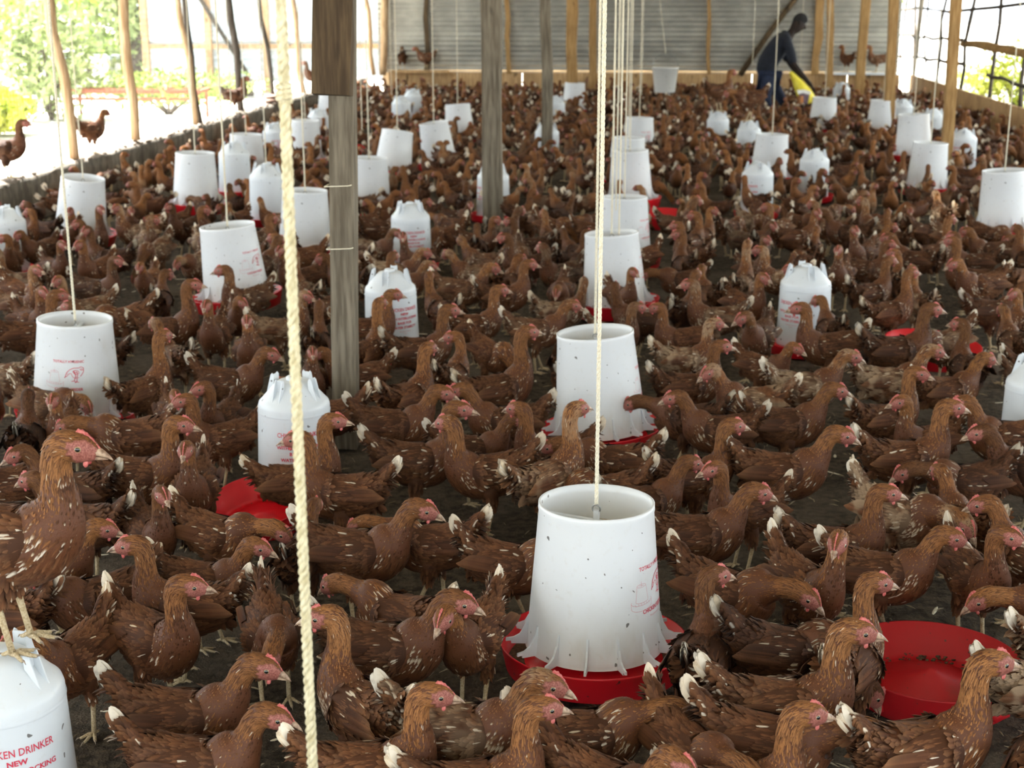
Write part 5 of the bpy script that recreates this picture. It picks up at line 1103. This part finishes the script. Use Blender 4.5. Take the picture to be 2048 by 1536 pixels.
# ------------------------------------------------------------------ hens
build_poses(); build_mids()
N_, SP, WH = .28, .70, .95     # how many pale shafts: plain, speckled, very pale
H = [  # body centre px, py, heading (0 = towards the frame's right edge, 90 = away), pose, (pale, brightness, gold), scale, label
 (89, 1150, 8, 'relaxed', (.4, .95, .8), 1, 'brown hen with open beak facing its neighbour, beneath the biggest hen'),
 (372, 1216, 178, 'alert', (.5, .95, .5), 1, 'hen walking toward the left-edge drinker, its white-tipped rear at the litter gap'),
 (178, 1206, 215, 'relaxed_l', (.2, .70, .4), 1, 'dark red hen with lowered head peering between two brown necks'),
 (288, 1290, -38, 'alert_l', (.35, 1.0, .45), 1.05, 'plump upright brown hen with small red wattles, beside the lettered drinker'),
 (168, 1318, -108, 'relaxed_r', (.3, 1.05, .6), 1, 'brown hen with bowed head and pink comb right behind the lettered drinker'),
 (372, 1440, -4, 'relaxed', (.3, .85, .5), 1.05, 'dark brown hen in full profile with a long grey-white tail'),
 (395, 1536, -6, 'relaxed', (.3, .9, .4), 1, 'hen cut by the lower frame with upright white tail feathers'),
 (412, 1168, -12, 'relaxed', (.35, .95, .5), .95, 'brown hen with red face looking past the litter gap toward the rope'),
 (440, 1075, -24, 'forward', (.55, 1.1, .7), 1, 'light brown hen with head lowered toward the rope, pale rump'),
 (545, 1270, -72, 'forward_r', (.3, .95, .4), 1, 'hen bending its head beside the thick rope, tail straight up white'),
 (735, 1425, 132, 'alert_l', (.75, 1.0, .9), 1.05, 'hen seen from behind with pale streaked nape and cream tail, next to the thick rope'),
 (275, 1072, -58, 'alert', (.2, .75, .3), .95, 'dark brown hen facing forward between the largest hen and the pale-rumped one'),
 (700, 1110, -6, 'relaxed', (.3, .85, .35), 1.1, 'broad dark brown hen standing behind the thick rope, red comb upright'),
 (862, 1092, 172, 'forward', (.45, 1.0, .5), 1, 'pale brown hen standing tail-on with a white-edged raised tail'),
 (685, 990, 176, 'alert', (.35, .95, .4), 1.05, 'brown hen facing the frame left with ragged white tail, crossing the rope'),
 (575, 948, 3, 'tall', (.35, 1.0, .7), 1, 'long-necked hen looking over the back of another, in front of the roped drinker'),
 (305, 958, -3, 'alert', (.35, .95, .7), 1.08, 'large upright brown hen with white tail tip, left of the roped drinker'),
 (440, 965, -88, 'alert', (.35, .9, .5), 1, 'hen staring straight at the camera beside the roped drinker'),
 (118, 868, -86, 'alert', (.35, 1.0, .7), .95, 'light breasted hen facing the camera in front of the printed feeder'),
 (62, 885, 100, 'relaxed', (.5, .42, .2), 1, 'blackish hen seen from behind below the printed feeder'),
 (262, 876, 186, 'forward', (.5, .95, .4), 1.05, 'brown hen leaning low below the printed feeder pan with white specks on its flank'),
 (290, 785, 55, 'tall', (.5, 1.0, .75), 1, 'upright hen with pale wing feathers right beside the printed feeder'),
 (345, 832, -70, 'relaxed', (.5, .95, .5), .9, 'small hen with reddish face peeping out between two upright hens'),
 (440, 845, -105, 'alert_r', (.25, .75, .3), .95, 'dark hen looking down near the roped drinker shoulder'),
 (482, 888, 208, 'alert', (.4, .95, .4), .95, 'hen facing left with a pink face, touching the roped drinker'),
 (462, 768, -6, 'relaxed', (.45, .8, .4), 1.02, 'dark brown hen walking between the roped drinker and the feeders'),
 (500, 705, -82, 'alert', (.35, 1.05, .6), 1, 'front-facing hen with its white tail rising behind its head'),
 (430, 672, -92, 'alert', (.35, .95, .5), 1, 'front-facing hen directly below the tilted printed feeder'),
 (472, 640, -75, 'relaxed_l', (.55, .95, .5), .95, 'hen peering between two front-facing hens under the tilted feeder'),
 (340, 662, 2, 'tall', (.4, .85, .5), 1.05, 'tall brown hen in profile left of the tilted printed feeder'),
 (250, 640, 195, 'peck', (.45, 1.05, .8), 1, 'reddish hen arching down to peck behind the printed feeder'),
 (62, 672, 22, 'alert', (.6, .9, .5), 1.05, 'big speckled hen behind and beside the printed feeder rim'),
 (14, 1228, 175, 'relaxed', (.3, .9, .3), 1, 'brown hen behind the lettered drinker, under the biggest hen'),
 (20, 975, 200, 'relaxed_r', (.7, .9, .4), 1, 'hen at the frame edge with a pale tail beside the biggest hen'),
 (800, 1238, 150, 'forward', (.3, 1.0, .4), 1, 'hen seen from the rear with upright white-tipped tail in the centre gap'),
 (780, 1302, -6, 'relaxed', (.75, .80, .3), 1.08, 'dark hen with cream shaft streaks on its back, pointing to the nearest feeder'),
 (978, 1272, -112, 'relaxed', (.55, 1.05, .8), 1, 'golden-necked hen facing the camera right beside the nearest feeder pan'),
 (1048, 1150, -15, 'forward', (.5, .95, .3), 1, 'hen with a rounded white tail disappearing behind the nearest feeder'),
 (1100, 962, 38, 'tall', (.85, 1.1, 1.0), 1.05, 'golden hen seen from behind with white streaks, behind the nearest feeder'),
 (975, 948, 190, 'alert_r', (.6, .9, .6), 1.05, 'hen facing left with cream neck streaks and pink face in mid centre'),
 (835, 925, 2, 'alert', (.3, .75, .7), 1.08, 'dark hen with a ragged pale tail just below the nearest wooden post'),
 (792, 855, -2, 'relaxed', (.35, .85, .5), 1.05, 'brown hen stretching forward with red comb at the nearest post'),
 (740, 1548, 5, 'alert', (.4, 1.15, .6), 1, 'hen cut by the frame with a large white tail, right of the rope'),
 (955, 1585, 12, 'alert', (.5, 1.05, .6), 1, 'hen showing only head and neck at the lower frame edge'),
 (945, 1468, -10, 'relaxed', (.9, .85, .7), 1.08, 'hen with rows of cream spots on its back in front of the nearest feeder'),
 (1160, 1480, 8, 'forward', (.6, .85, .8), 1, 'hen leaning under the nearest feeder pan with a spotted white tail'),
 (1215, 1585, -40, 'relaxed', (.4, 1.0, .4), 1, 'hen at the lower frame edge with one white tail feather pointing up'),
 (1375, 1505, -62, 'forward', (.4, .95, .4), 1, 'hen seen from above with a white tail, right below the nearest feeder'),
 (1478, 1590, 10, 'alert', (.4, 1.05, .7), 1, 'hen showing only its crown and comb at the lower frame edge'),
 (1568, 1420, -1, 'alert', (.75, .95, .85), 1.1, 'large brown hen in profile with cream nape and white tail, by the empty red pan'),
 (1668, 1330, 55, 'alert_r', (.7, 1.0, .5), 1, 'speckled hen with its back turned, looking over the empty red pan'),
 (1525, 1500, -14, 'forward', (.45, .95, .4), 1.05, 'brown hen with white curled tail lying low before the large profile hen'),
 (1845, 1508, 14, 'alert', (.4, 1.05, .9), 1.1, 'golden brown hen in front of the empty red pan with drooping wattles'),
 (2090, 1535, 60, 'alert', (.5, 1.0, .8), 1, 'hen entering at the lower corner beside the empty red pan'),
 (1560, 1306, 4, 'peck', (.6, .55, .1), 1.05, 'greyish dark hen pecking at the floor with ruffled white tail feathers'),
 (1432, 1330, 70, 'alert_r', (.25, .65, .3), 1, 'dark red hen in the shade between feeder and the greyish hen'),
 (1455, 1188, -36, 'forward', (.4, .95, .4), 1.05, 'slender hen walking with head down and long white tail tip'),
 (1612, 1178, -68, 'alert_r', (.5, 1.0, .7), 1.05, 'hen staring at the camera with a tall white fanned tail'),
 (1395, 1075, 6, 'relaxed', (.4, .85, .4), 1.05, 'rounded brown hen just beyond the nearest feeder rim, red face'),
 (1672, 1098, -2, 'alert', (.35, .9, .4), 1, 'brown hen with bright red face behind the one staring at the camera'),
 (1765, 1152, -14, 'relaxed', (.45, .9, .8), 1.02, 'golden-headed hen standing on one visible leg over bare litter'),
 (1800, 1035, -42, 'forward_r', (1.0, .95, .6), 1.08, 'heavily speckled hen with head down, spotted back and white tail'),
 (1950, 1158, -78, 'alert_l', (.35, .85, .4), 1, 'dark-breasted hen facing the camera beyond the empty red pan'),
 (1935, 1050, 110, 'relaxed', (.6, 1.05, .4), .95, 'hen seen from behind with a pointed white tail above a red face'),
 (2060, 1125, 120, 'relaxed_l', (.6, 1.0, .4), 1, 'brown hen at the frame edge with a white tail pointing up'),
 (2040, 1236, 184, 'forward', (.7, .95, .9), 1, 'hen reaching left over the far rim of the empty red pan'),
 (2098, 1290, 8, 'relaxed', (1.0, 1.05, .5), 1, 'hen with a creamy speckled rump, higher of two at the pan'),
 (2088, 1378, 5, 'relaxed', (1.0, .95, .4), 1, 'hen with white tail plumes, lower of two at the pan edge'),
 (1812, 922, 4, 'alert', (.4, 1.0, .7), 1.08, 'light brown hen with open beak and raised white tail, right half'),
 (1565, 948, -6, 'relaxed', (.3, .95, .6), 1.1, 'smooth brown hen in long profile without pale spots'),
 (1388, 958, 15, 'alert', (.4, .85, .7), 1, 'dark hen with pale grey face just beyond the feeder rope'),
 (1490, 1028, 205, 'alert', (.2, .9, .3), .95, 'hen facing left with pink face in front of the long smooth hen'),
 (1852, 885, 200, 'alert', (.5, .95, .8), .95, 'hen with a red face looking left behind the open-beaked hen'),
 (1572, 852, 3, 'relaxed', (.35, .75, .7), 1.05, 'dark brown hen with two white tail tips ahead of the tall drinker'),
 (1772, 842, 22, 'alert_r', (.6, .95, .8), 1, 'hen with twisted neck and white wing patch in the right half'),
 (1932, 968, 186, 'forward', (.5, .6, .2), 1, 'very dark hen with ruffled cream tail beside bare litter'),
 (2015, 880, 178, 'relaxed', (.45, .95, .5), 1.05, 'plain brown hen at the frame edge, upper of two'),
 (2060, 945, 175, 'relaxed', (.2, .55, .2), 1.05, 'dark hen at the frame edge, lower of two'),
 (1655, 695, 182, 'alert', (.5, .85, .6), 1.05, 'brown hen walking left in front of the tall drinker, white wing patch'),
 (1795, 705, 8, 'alert', (.35, .65, .5), 1.1, 'big dark hen with red face before the partly hidden red pan'),
 (1890, 690, 205, 'peck', (.9, .9, .4), 1, 'hen with cream tail held high, pecking at the hidden red pan'),
 (1780, 768, 4, 'relaxed', (1.0, 1.0, .5), 1.05, 'pale spotted hen behind two white tails, right half'),
 (1895, 785, 15, 'relaxed', (.4, .95, 1.0), 1, 'golden hen with bright red comb, right of the spotted hens'),
 (1612, 778, 1, 'relaxed', (1.0, .95, .6), 1.05, 'long spotted hen with a pale horizontal tail near the tall drinker base'),
 (1372, 722, 8, 'alert', (1.0, 1.05, .7), .95, 'cream flecked hen right of the second feeder'),
 (1378, 778, 10, 'alert', (.5, .85, .4), 1, 'dark chested hen with pale neck flecks right of the second feeder pan'),
 (1528, 738, -40, 'relaxed', (.7, 1.0, .5), .9, 'small pale-tailed hen touching the base of the tall drinker'),
 (1338, 838, 160, 'forward', (.2, .6, .2), 1, 'very dark hen in the shadow at the second feeder pan'),
 (1440, 860, 175, 'relaxed', (.6, .8, .3), 1, 'dark hen with a cream tail pointing left, mid right'),
 (1000, 782, 25, 'tall', (.4, .9, .6), 1.08, 'tall brown hen with white tail tip left of the second feeder'),
 (842, 705, 20, 'alert', (.6, .75, .8), 1.05, 'dark-bodied hen with golden neck walking past the drinker'),
 (735, 708, 62, 'tall', (.5, 1.05, .9), 1, 'golden upright hen right behind the nearest post, wing patch white'),
 (742, 655, 12, 'alert', (.3, .95, .9), 1, 'rust hen with raised neck in front of the small-print drinker'),
 (950, 655, 22, 'alert', (.7, 1.05, .5), 1, 'dusty brown hen standing upright in centre, pinkish flecks'),
 (1075, 664, 3, 'relaxed', (.8, 1.0, .5), 1, 'hen with thick pale tail and bronze back left of second feeder rim'),
 (1010, 595, 10, 'alert', (.4, .9, .5), 1, 'reddish hen behind the dusty brown one'),
 (925, 582, -5, 'relaxed', (.8, 1.05, .9), 1, 'golden hen with lacy white tail in upper centre'),
 (1112, 912, 192, 'alert_r', (.4, .85, .5), 1, 'hen facing left right below the second feeder pan, pink face'),
 (1222, 925, 170, 'forward', (.7, .9, .4), 1, 'hen with a fanned white tail in front of the second feeder'),
 (945, 905, -4, 'relaxed', (.2, .75, .3), .95, 'dark hen with low red head in centre of the flock'),
 (620, 1120, 80, 'relaxed', (.2, .7, .3), .9, 'dark hen standing in shade behind the thick rope'),
 (160, 975, 170, 'relaxed_l', (.6, .65, .2), 1, 'greyish dark hen behind the biggest hen with streaked back'),
 (195, 1048, 165, 'relaxed', (.25, .75, .3), 1, 'dark brown hen between the biggest hen and the forward-facing one'),
 (700, 760, 200, 'relaxed', (.5, .9, .5), .95, 'hen half hidden by the nearest wooden post'),
 (640, 762, 280, 'alert', (.4, .85, .4), .9, 'front-facing hen between drinker and the nearest wooden post'),
 (1290, 1010, 20, 'relaxed', (.3, .8, .4), .95, 'small dark hen tucked behind the nearest feeder rim'),
 (1215, 985, 170, 'peck_l', (.5, .9, .4), .95, 'hen pecking low behind the nearest feeder'),
 (1180, 770, 30, 'relaxed', (.3, .8, .4), .95, 'hen mostly hidden behind the second feeder'),
 (2030, 690, 95, 'relaxed', (.8, .95, .5), 1, 'hen at the frame edge near the hidden red pan, pale rump'),
 (1985, 625, 5, 'relaxed', (.5, .75, .3), 1, 'dark hen with cream tail curl upper right'),
 (1960, 575, 200, 'relaxed', (.6, 1.0, .9), 1.1, 'golden brown hen striding left, white tail tip at upper right'),
 (1840, 610, 100, 'alert', (.9, 1.05, 1.0), .95, 'golden hen with streaked shoulders looking away behind the big dark hen'),
 (1785, 628, 20, 'tall', (.5, .95, .7), .95, 'slim upright hen with visible legs behind the big dark hen'),
 (1885, 432, 95, 'relaxed', (1.0, 2.3, .9), 1.05, 'fluffy cream-coloured hen seen from behind, palest bird in the flock'),
 (1740, 590, 30, 'alert', (.7, .9, .5), 1, 'greyish brown hen right of the tall drinker with white upright tail'),
 (1430, 640, 170, 'alert', (.9, .85, .4), 1, 'mottled hen with a raised cream tail left of the tall drinker'),
 (1370, 625, 60, 'alert', (.5, .85, .4), 1, 'brown hen facing away beyond the second feeder pan'),
]
hens = []     # x, y, heading(world), pose, col, scale, label, hand
HS = .845
def head_w(deg): return YAW+math.radians(deg)
for px, py, hd, ps, c_, s_, lb in H:
    s_ = s_*HS; q = P(px, py, .215*s_); hens.append([q[0], q[1], head_w(hd), ps, c_, s_, lb, True])
# the rest of the flock
placed = np.array([[h[0], h[1]] for h in hens]).tolist(); stat = np.array(STATIC)
WTS = ['alert']*4+['alert_l', 'alert_r']*2+['tall', 'side_l', 'side_r', 'back']+['relaxed']*4+['relaxed_l', 'relaxed_r']*2+['forward', 'forward_r', 'forward', 'peck', 'peck', 'peck_l']
posts = [(o.location.x, o.location.y) for o in bpy.data.objects if o.get('category') == 'post' and o.name.startswith('wooden_post')]
stat = np.vstack([stat, [(a, b, .07) for a, b in posts]])
def ok(x, y, dmin):
    if np.any((stat[:, 0]-x)**2+(stat[:, 1]-y)**2 < (stat[:, 2]+.075)**2): return False
    A = np.array(placed); return not np.any((A[:, 0]-x)**2+(A[:, 1]-y)**2 < dmin*dmin)
cand = 0
for _ in range(26000):
    y = rnd.uniform(4.6, YB-.35); x = rnd.uniform(XL+.16, XR-.16)
    px, py, z = view((x, y, .2))
    if not (-90 < px < 2140) or py > 1100: continue
    if z < 6.6 and rnd.random() < .0: continue
    dm = .272 if z > 7 else .285
    if not ok(x, y, dm): continue
    placed.append([x, y]); r_ = rnd.random()
    wh = .25 if r_ < .22 else (rnd.uniform(.4, .68) if r_ < .62 else rnd.uniform(.75, 1.0))
    hens.append([x, y, rnd.uniform(0, 2*math.pi), rnd.choice(WTS), (wh, rnd.choice((.55, .7, .8, .9, .95, 1.0, 1.08, 1.2)), rnd.uniform(.2, 1.0)), rnd.uniform(.92, 1.04)*HS*(.96 if z > 9 else 1), None, False])
# ease apart hens whose bodies touch
X = np.array([[h[0], h[1]] for h in hens]); TH = np.array([h[2] for h in hens]); Dv = np.stack([np.cos(TH), np.sin(TH)], 1)*.065
hand = np.array([h[7] for h in hens]); X0 = X.copy()
for it in range(60):
    C2 = np.concatenate([X+Dv, X-Dv]); n = len(X); own = np.concatenate([np.arange(n)]*2); push = np.zeros_like(X)
    order = np.argsort(C2[:, 1]); ys_ = C2[order, 1]
    for k_ in range(len(order)):
        i = order[k_]; j2 = np.searchsorted(ys_, C2[i, 1]+.125)
        js = order[k_+1:j2]
        if not len(js): continue
        dd = C2[js]-C2[i]; r2 = np.hypot(dd[:, 0], dd[:, 1]); m = (r2 < .110) & (own[js] != own[i])
        for jj, v, r1 in zip(js[m], dd[m], r2[m]):
            f = (.110-r1)*.5*v/(r1+1e-6); push[own[jj]] += f*.6; push[own[i]] -= f*.6
    for sx, sy, sr in stat:
        dd = C2-np.array([sx, sy]); r1 = np.hypot(dd[:, 0], dd[:, 1]); m = r1 < sr+.058
        for jj in np.nonzero(m)[0]: push[own[jj]] += dd[jj]/(r1[jj]+1e-6)*(sr+.058-r1[jj])*.7
    X += push; X[:, 0] = np.clip(X[:, 0], XL+.14, XR-.14); X[:, 1] = np.minimum(X[:, 1], YB-.25)
    off = X-X0; l = np.hypot(off[:, 0], off[:, 1]); lim = np.where(hand, .10, .3); sc_ = np.minimum(1, lim/(l+1e-9)); X = X0+off*sc_[:, None]
print('hens', len(hens), 'max shift', np.hypot(*(X-X0).T).max())
dep = np.array([view((X[i, 0], X[i, 1], .2))[2] for i in range(len(hens))]); hand_i = [i for i in range(len(hens)) if hand[i]]
PERCH_N = 11
rest = sorted([i for i in range(len(hens)) if not hand[i]], key=lambda i: dep[i]); n_ind = max(0, 296-PERCH_N-len(hand_i)); auto = rest[:n_ind]; far = rest[n_ind:]
# labels: look, way it faces, and the nearest thing one can find
def look(c_, s_):
    wh, br, gd = c_
    a = 'heavily speckled' if wh > .88 else ('speckled' if wh > .68 else '')
    b = 'very dark' if br < .66 else ('dark brown' if br < .82 else ('golden brown' if gd > .72 else ('light brown' if br > 1.04 else 'brown')))
    return (a+' '+b).strip()
def facing(th):
    d = (math.degrees(th-YAW)+180) % 360-180
    for lo, hi, t_ in ((-22, 22, 'facing right'), (22, 68, 'facing right and away'), (68, 112, 'facing away'), (112, 158, 'facing left and away'), (-68, -22, 'turned right toward us'), (-112, -68, 'facing the camera'), (-158, -112, 'turned left toward us')):
        if lo <= d < hi: return t_
    return 'facing left'
BEAR = {'peck': 'pecking', 'peck_l': 'pecking', 'forward': 'stooping', 'forward_r': 'stooping', 'tall': 'stretched tall', 'back': 'looking back'}
used = set(h[6] for h in hens if h[6]); mk = [(a, x, y) for a, x, y in MARKS]
def autolabel(i):
    x, y, th, ps, c_, s_ = X[i, 0], X[i, 1], hens[i][2], hens[i][3], hens[i][4], hens[i][5]
    vx, vy, vz = view((x, y, .2)); ds = sorted((math.hypot(x-a[1], y-a[2]), a[0], view((a[1], a[2], .2))) for a in mk)[:4]
    base = '%s hen %s%s' % (look(c_, s_), facing(th), (', '+BEAR[ps]) if ps in BEAR else '')
    for extra in ('', 'just ', 'farther ', 'well '):
        for dd, nm, (mx, my, mz) in ds:
            rel_ = ('left of' if vx < mx else 'right of') if abs(vx-mx) > abs(vz-mz)*F_PX/vz*.8 else ('nearer than' if vz < mz else 'beyond')
            t_ = '%s, %s%s the %s' % (base, extra, rel_, nm)
            if t_ not in used and len(t_.split()) <= 16 and not (extra == 'just ' and dd > .6) and not (extra == 'farther ' and dd < .6): used.add(t_); return t_
    return base
for i in hand_i: put_hen(hens[i][3], X[i, 0], X[i, 1], 0, hens[i][2], hens[i][4], hens[i][6], full=True, scale=hens[i][5])
for i in auto: put_hen(hens[i][3], X[i, 0], X[i, 1], 0, hens[i][2], hens[i][4], autolabel(i), full=dep[i] < 6.0, scale=hens[i][5])
# hens up on things
c = P(8, 1368, .335)
put_hen('alert', c[0]+.035, c[1]+.0, .412, head_w(-6), (.75, .95, .7), 'biggest hen, standing with yellow feet on top of the lettered drinker', True, 1.0, 'hens perched off the floor')
def on_wall(px, py, hd, ps, c_, lb, s_=1.0):
    r = ray(px, py); p = CC+r*((XL-.08)/r[0]); put_hen(ps, XL-.08, p[1], WL+.004, head_w(hd), c_, lb, True, s_*.92, 'hens perched off the floor')
on_wall(12, 300, 5, 'alert', (.3, .5, .5), 'dark hen perched on the low wall at the frame edge', 1.05)
on_wall(184, 262, 60, 'relaxed', (.2, .95, .9), 'rust hen perched on the low wall between two orange poles')
on_wall(470, 195, 15, 'alert', (.5, .6, .6), 'brown hen perched on the low wall before the dark knotty pole')
on_wall(628, 152, 200, 'alert', (.3, .6, .7), 'hen perched far along the low wall beside the hanging board')
for px, hd, ps, c_, lb in ((805, 95, 'relaxed', (.2, .9, .9), 'rust hen on the back ledge, left of the dark upright'), (852, 175, 'relaxed', (.6, 1.0, .6), 'pale brown hen on the back ledge at the dark upright'),
        (1692, 120, 'alert', (.3, 1.0, .9), 'upright rust hen on the white ledge nearest the middle tan posts'), (1752, 170, 'alert', (.8, 1.1, 1.0), 'pale golden hen on the white ledge by the corner post')):
    r = ray(px, 140); p = CC+r*((YB-.12)/r[1]); put_hen(ps, p[0], YB-.13, .442, head_w(hd), c_, lb, False, .95, 'hens perched off the floor')
c = P(1437, 238, .335); put_hen('alert', c[0], c[1], .412, head_w(20), (.3, 1.0, .9), 'rust hen standing on the far dome topped drinker', False, 1, 'hens perched off the floor')
c = P(1498, 258, .335); put_hen('forward', c[0], c[1], .412, head_w(190), (.5, .9, .8), 'brown hen standing on the drinker near the long rope', False, 1, 'hens perched off the floor')

# the far flock, past the 300 nearest: one mass
def low_hen(pose):
    kw = POSES[pose]; S, hc, hd, up0 = hen_shape(kw['hc'], kw['hd'], kw.get('pitch', 0)); idx = list(range(0, len(S)-6, 5))+[len(S)-4, len(S)-1]; S_ = S[idx]
    V, T, U, Sd, ang = hen_rings(S_, up0, 8); n, nv = V.shape[:2]; g = G(); hk = np.clip((np.arange(n)-5)/3, 0, 1); co = np.zeros((n, nv, 4)); co[..., 0] = .4; co[..., 1] = (np.arange(n) >= n-2)[:, None]; co[..., 3] = hk[:, None]
    Fq = [(i*nv+j, (i+1)*nv+j, (i+1)*nv+(j+1) % nv, i*nv+(j+1) % nv) for i in range(n-1) for j in range(nv)]
    g.add(V.reshape(-1, 3), Fq, [0 if i < n-3 else 2 for i in range(n-1) for j in range(nv)], co.reshape(-1, 4))
    m = 80; ii = R.integers(1, n-4, m); vv = R.uniform(0, 6.28, m)
    dv = Sd[ii]*(np.cos(vv)*S_[ii, 3])[:, None]+U[ii]*(np.sin(vv)*S_[ii, 4])[:, None]
    nn = Sd[ii]*(np.cos(vv)/S_[ii, 3])[:, None]+U[ii]*(np.sin(vv)/S_[ii, 4])[:, None]
    feathers(g, S_[ii, :3]+dv*1.0+T[ii]*.02*R.random((m, 1)), -T[ii], nn, np.where(ii < 8, .055, .035), np.where(ii < 8, .028, .014), .12, (.85, .75), hk[ii], lite=True)
    tb = np.array([-.14, 0, .262]); te = math.radians(kw.get('tail', 38)); ax = np.array([-math.cos(te), 0, math.sin(te)]); pz = np.array([math.sin(te), 0, math.cos(te)])
    for k_ in range(5): s2 = (-1, 1)[k_ % 2]; feathers(g, [tb], [ax+pz*(.2-.1*k_)+np.array([0, s2*.15, 0])], [np.array([0, s2*1.0, 0])+pz*.5], .11, .032, .03, (.8, .95), 0, mi=1, lite=True)
    for s2 in (-1, 1): g.tube([(0, s2*.036, .17), (-.012, s2*.040, .10), (.005, s2*.040, .0)], [.026, .010, .006], 5, mi=3); g.box((.02, s2*.04, .004), (.06, .03, .006), mi=3)
    c_ = hc+hd*.008+up0*.022; g.tube([c_-hd*.012, c_, c_+hd*.014-up0*.004], [.002, .006, .002], 4, mi=4); g.tube([hc+hd*.022, hc+hd*.050-up0*.006], [.008, .001], 4, mi=5)
    return np.concatenate(g.V), g.F, np.array(g.I), np.concatenate(g.C)
LOW = {k: low_hen(k) for k in POSES}
Vs, Fs, Is, Cs, Hs, off = [], [], [], [], [], 0
for i in far:
    V, Fq, I_, C_ = LOW[hens[i][3]]; th, s_ = hens[i][2], hens[i][5]; Rm = np.array([[math.cos(th), -math.sin(th), 0], [math.sin(th), math.cos(th), 0], [0, 0, 1]])
    Vs.append((V*s_)@Rm.T+np.array([X[i, 0], X[i, 1], 0])); Fs += [tuple(v+off for v in f) for f in Fq]; Is.append(I_); Cs.append(C_); Hs.append(np.tile([*hens[i][4], rnd.random()], (len(V), 1))); off += len(V)
me = mesh('far_flock', np.concatenate(Vs), Fs, ['plumage_far', 'tail_far', 'skin', 'shank', 'comb', 'horn'], np.concatenate(Is), True, np.concatenate(Cs))
a = me.attributes.new('hcol', 'FLOAT_COLOR', 'POINT'); a.data.foreach_set('color', np.concatenate(Hs).astype(np.float32).ravel())
tag(link('far_flock', me), 'dense crowd of brown hens filling the far half of the shed floor', 'flock', kind='stuff')
print('individual', len(hand_i)+len(auto)+PERCH_N, 'far', len(far), 'depth limit', dep[auto].max(), 'tris far', sum(len(f)-2 for f in Fs))
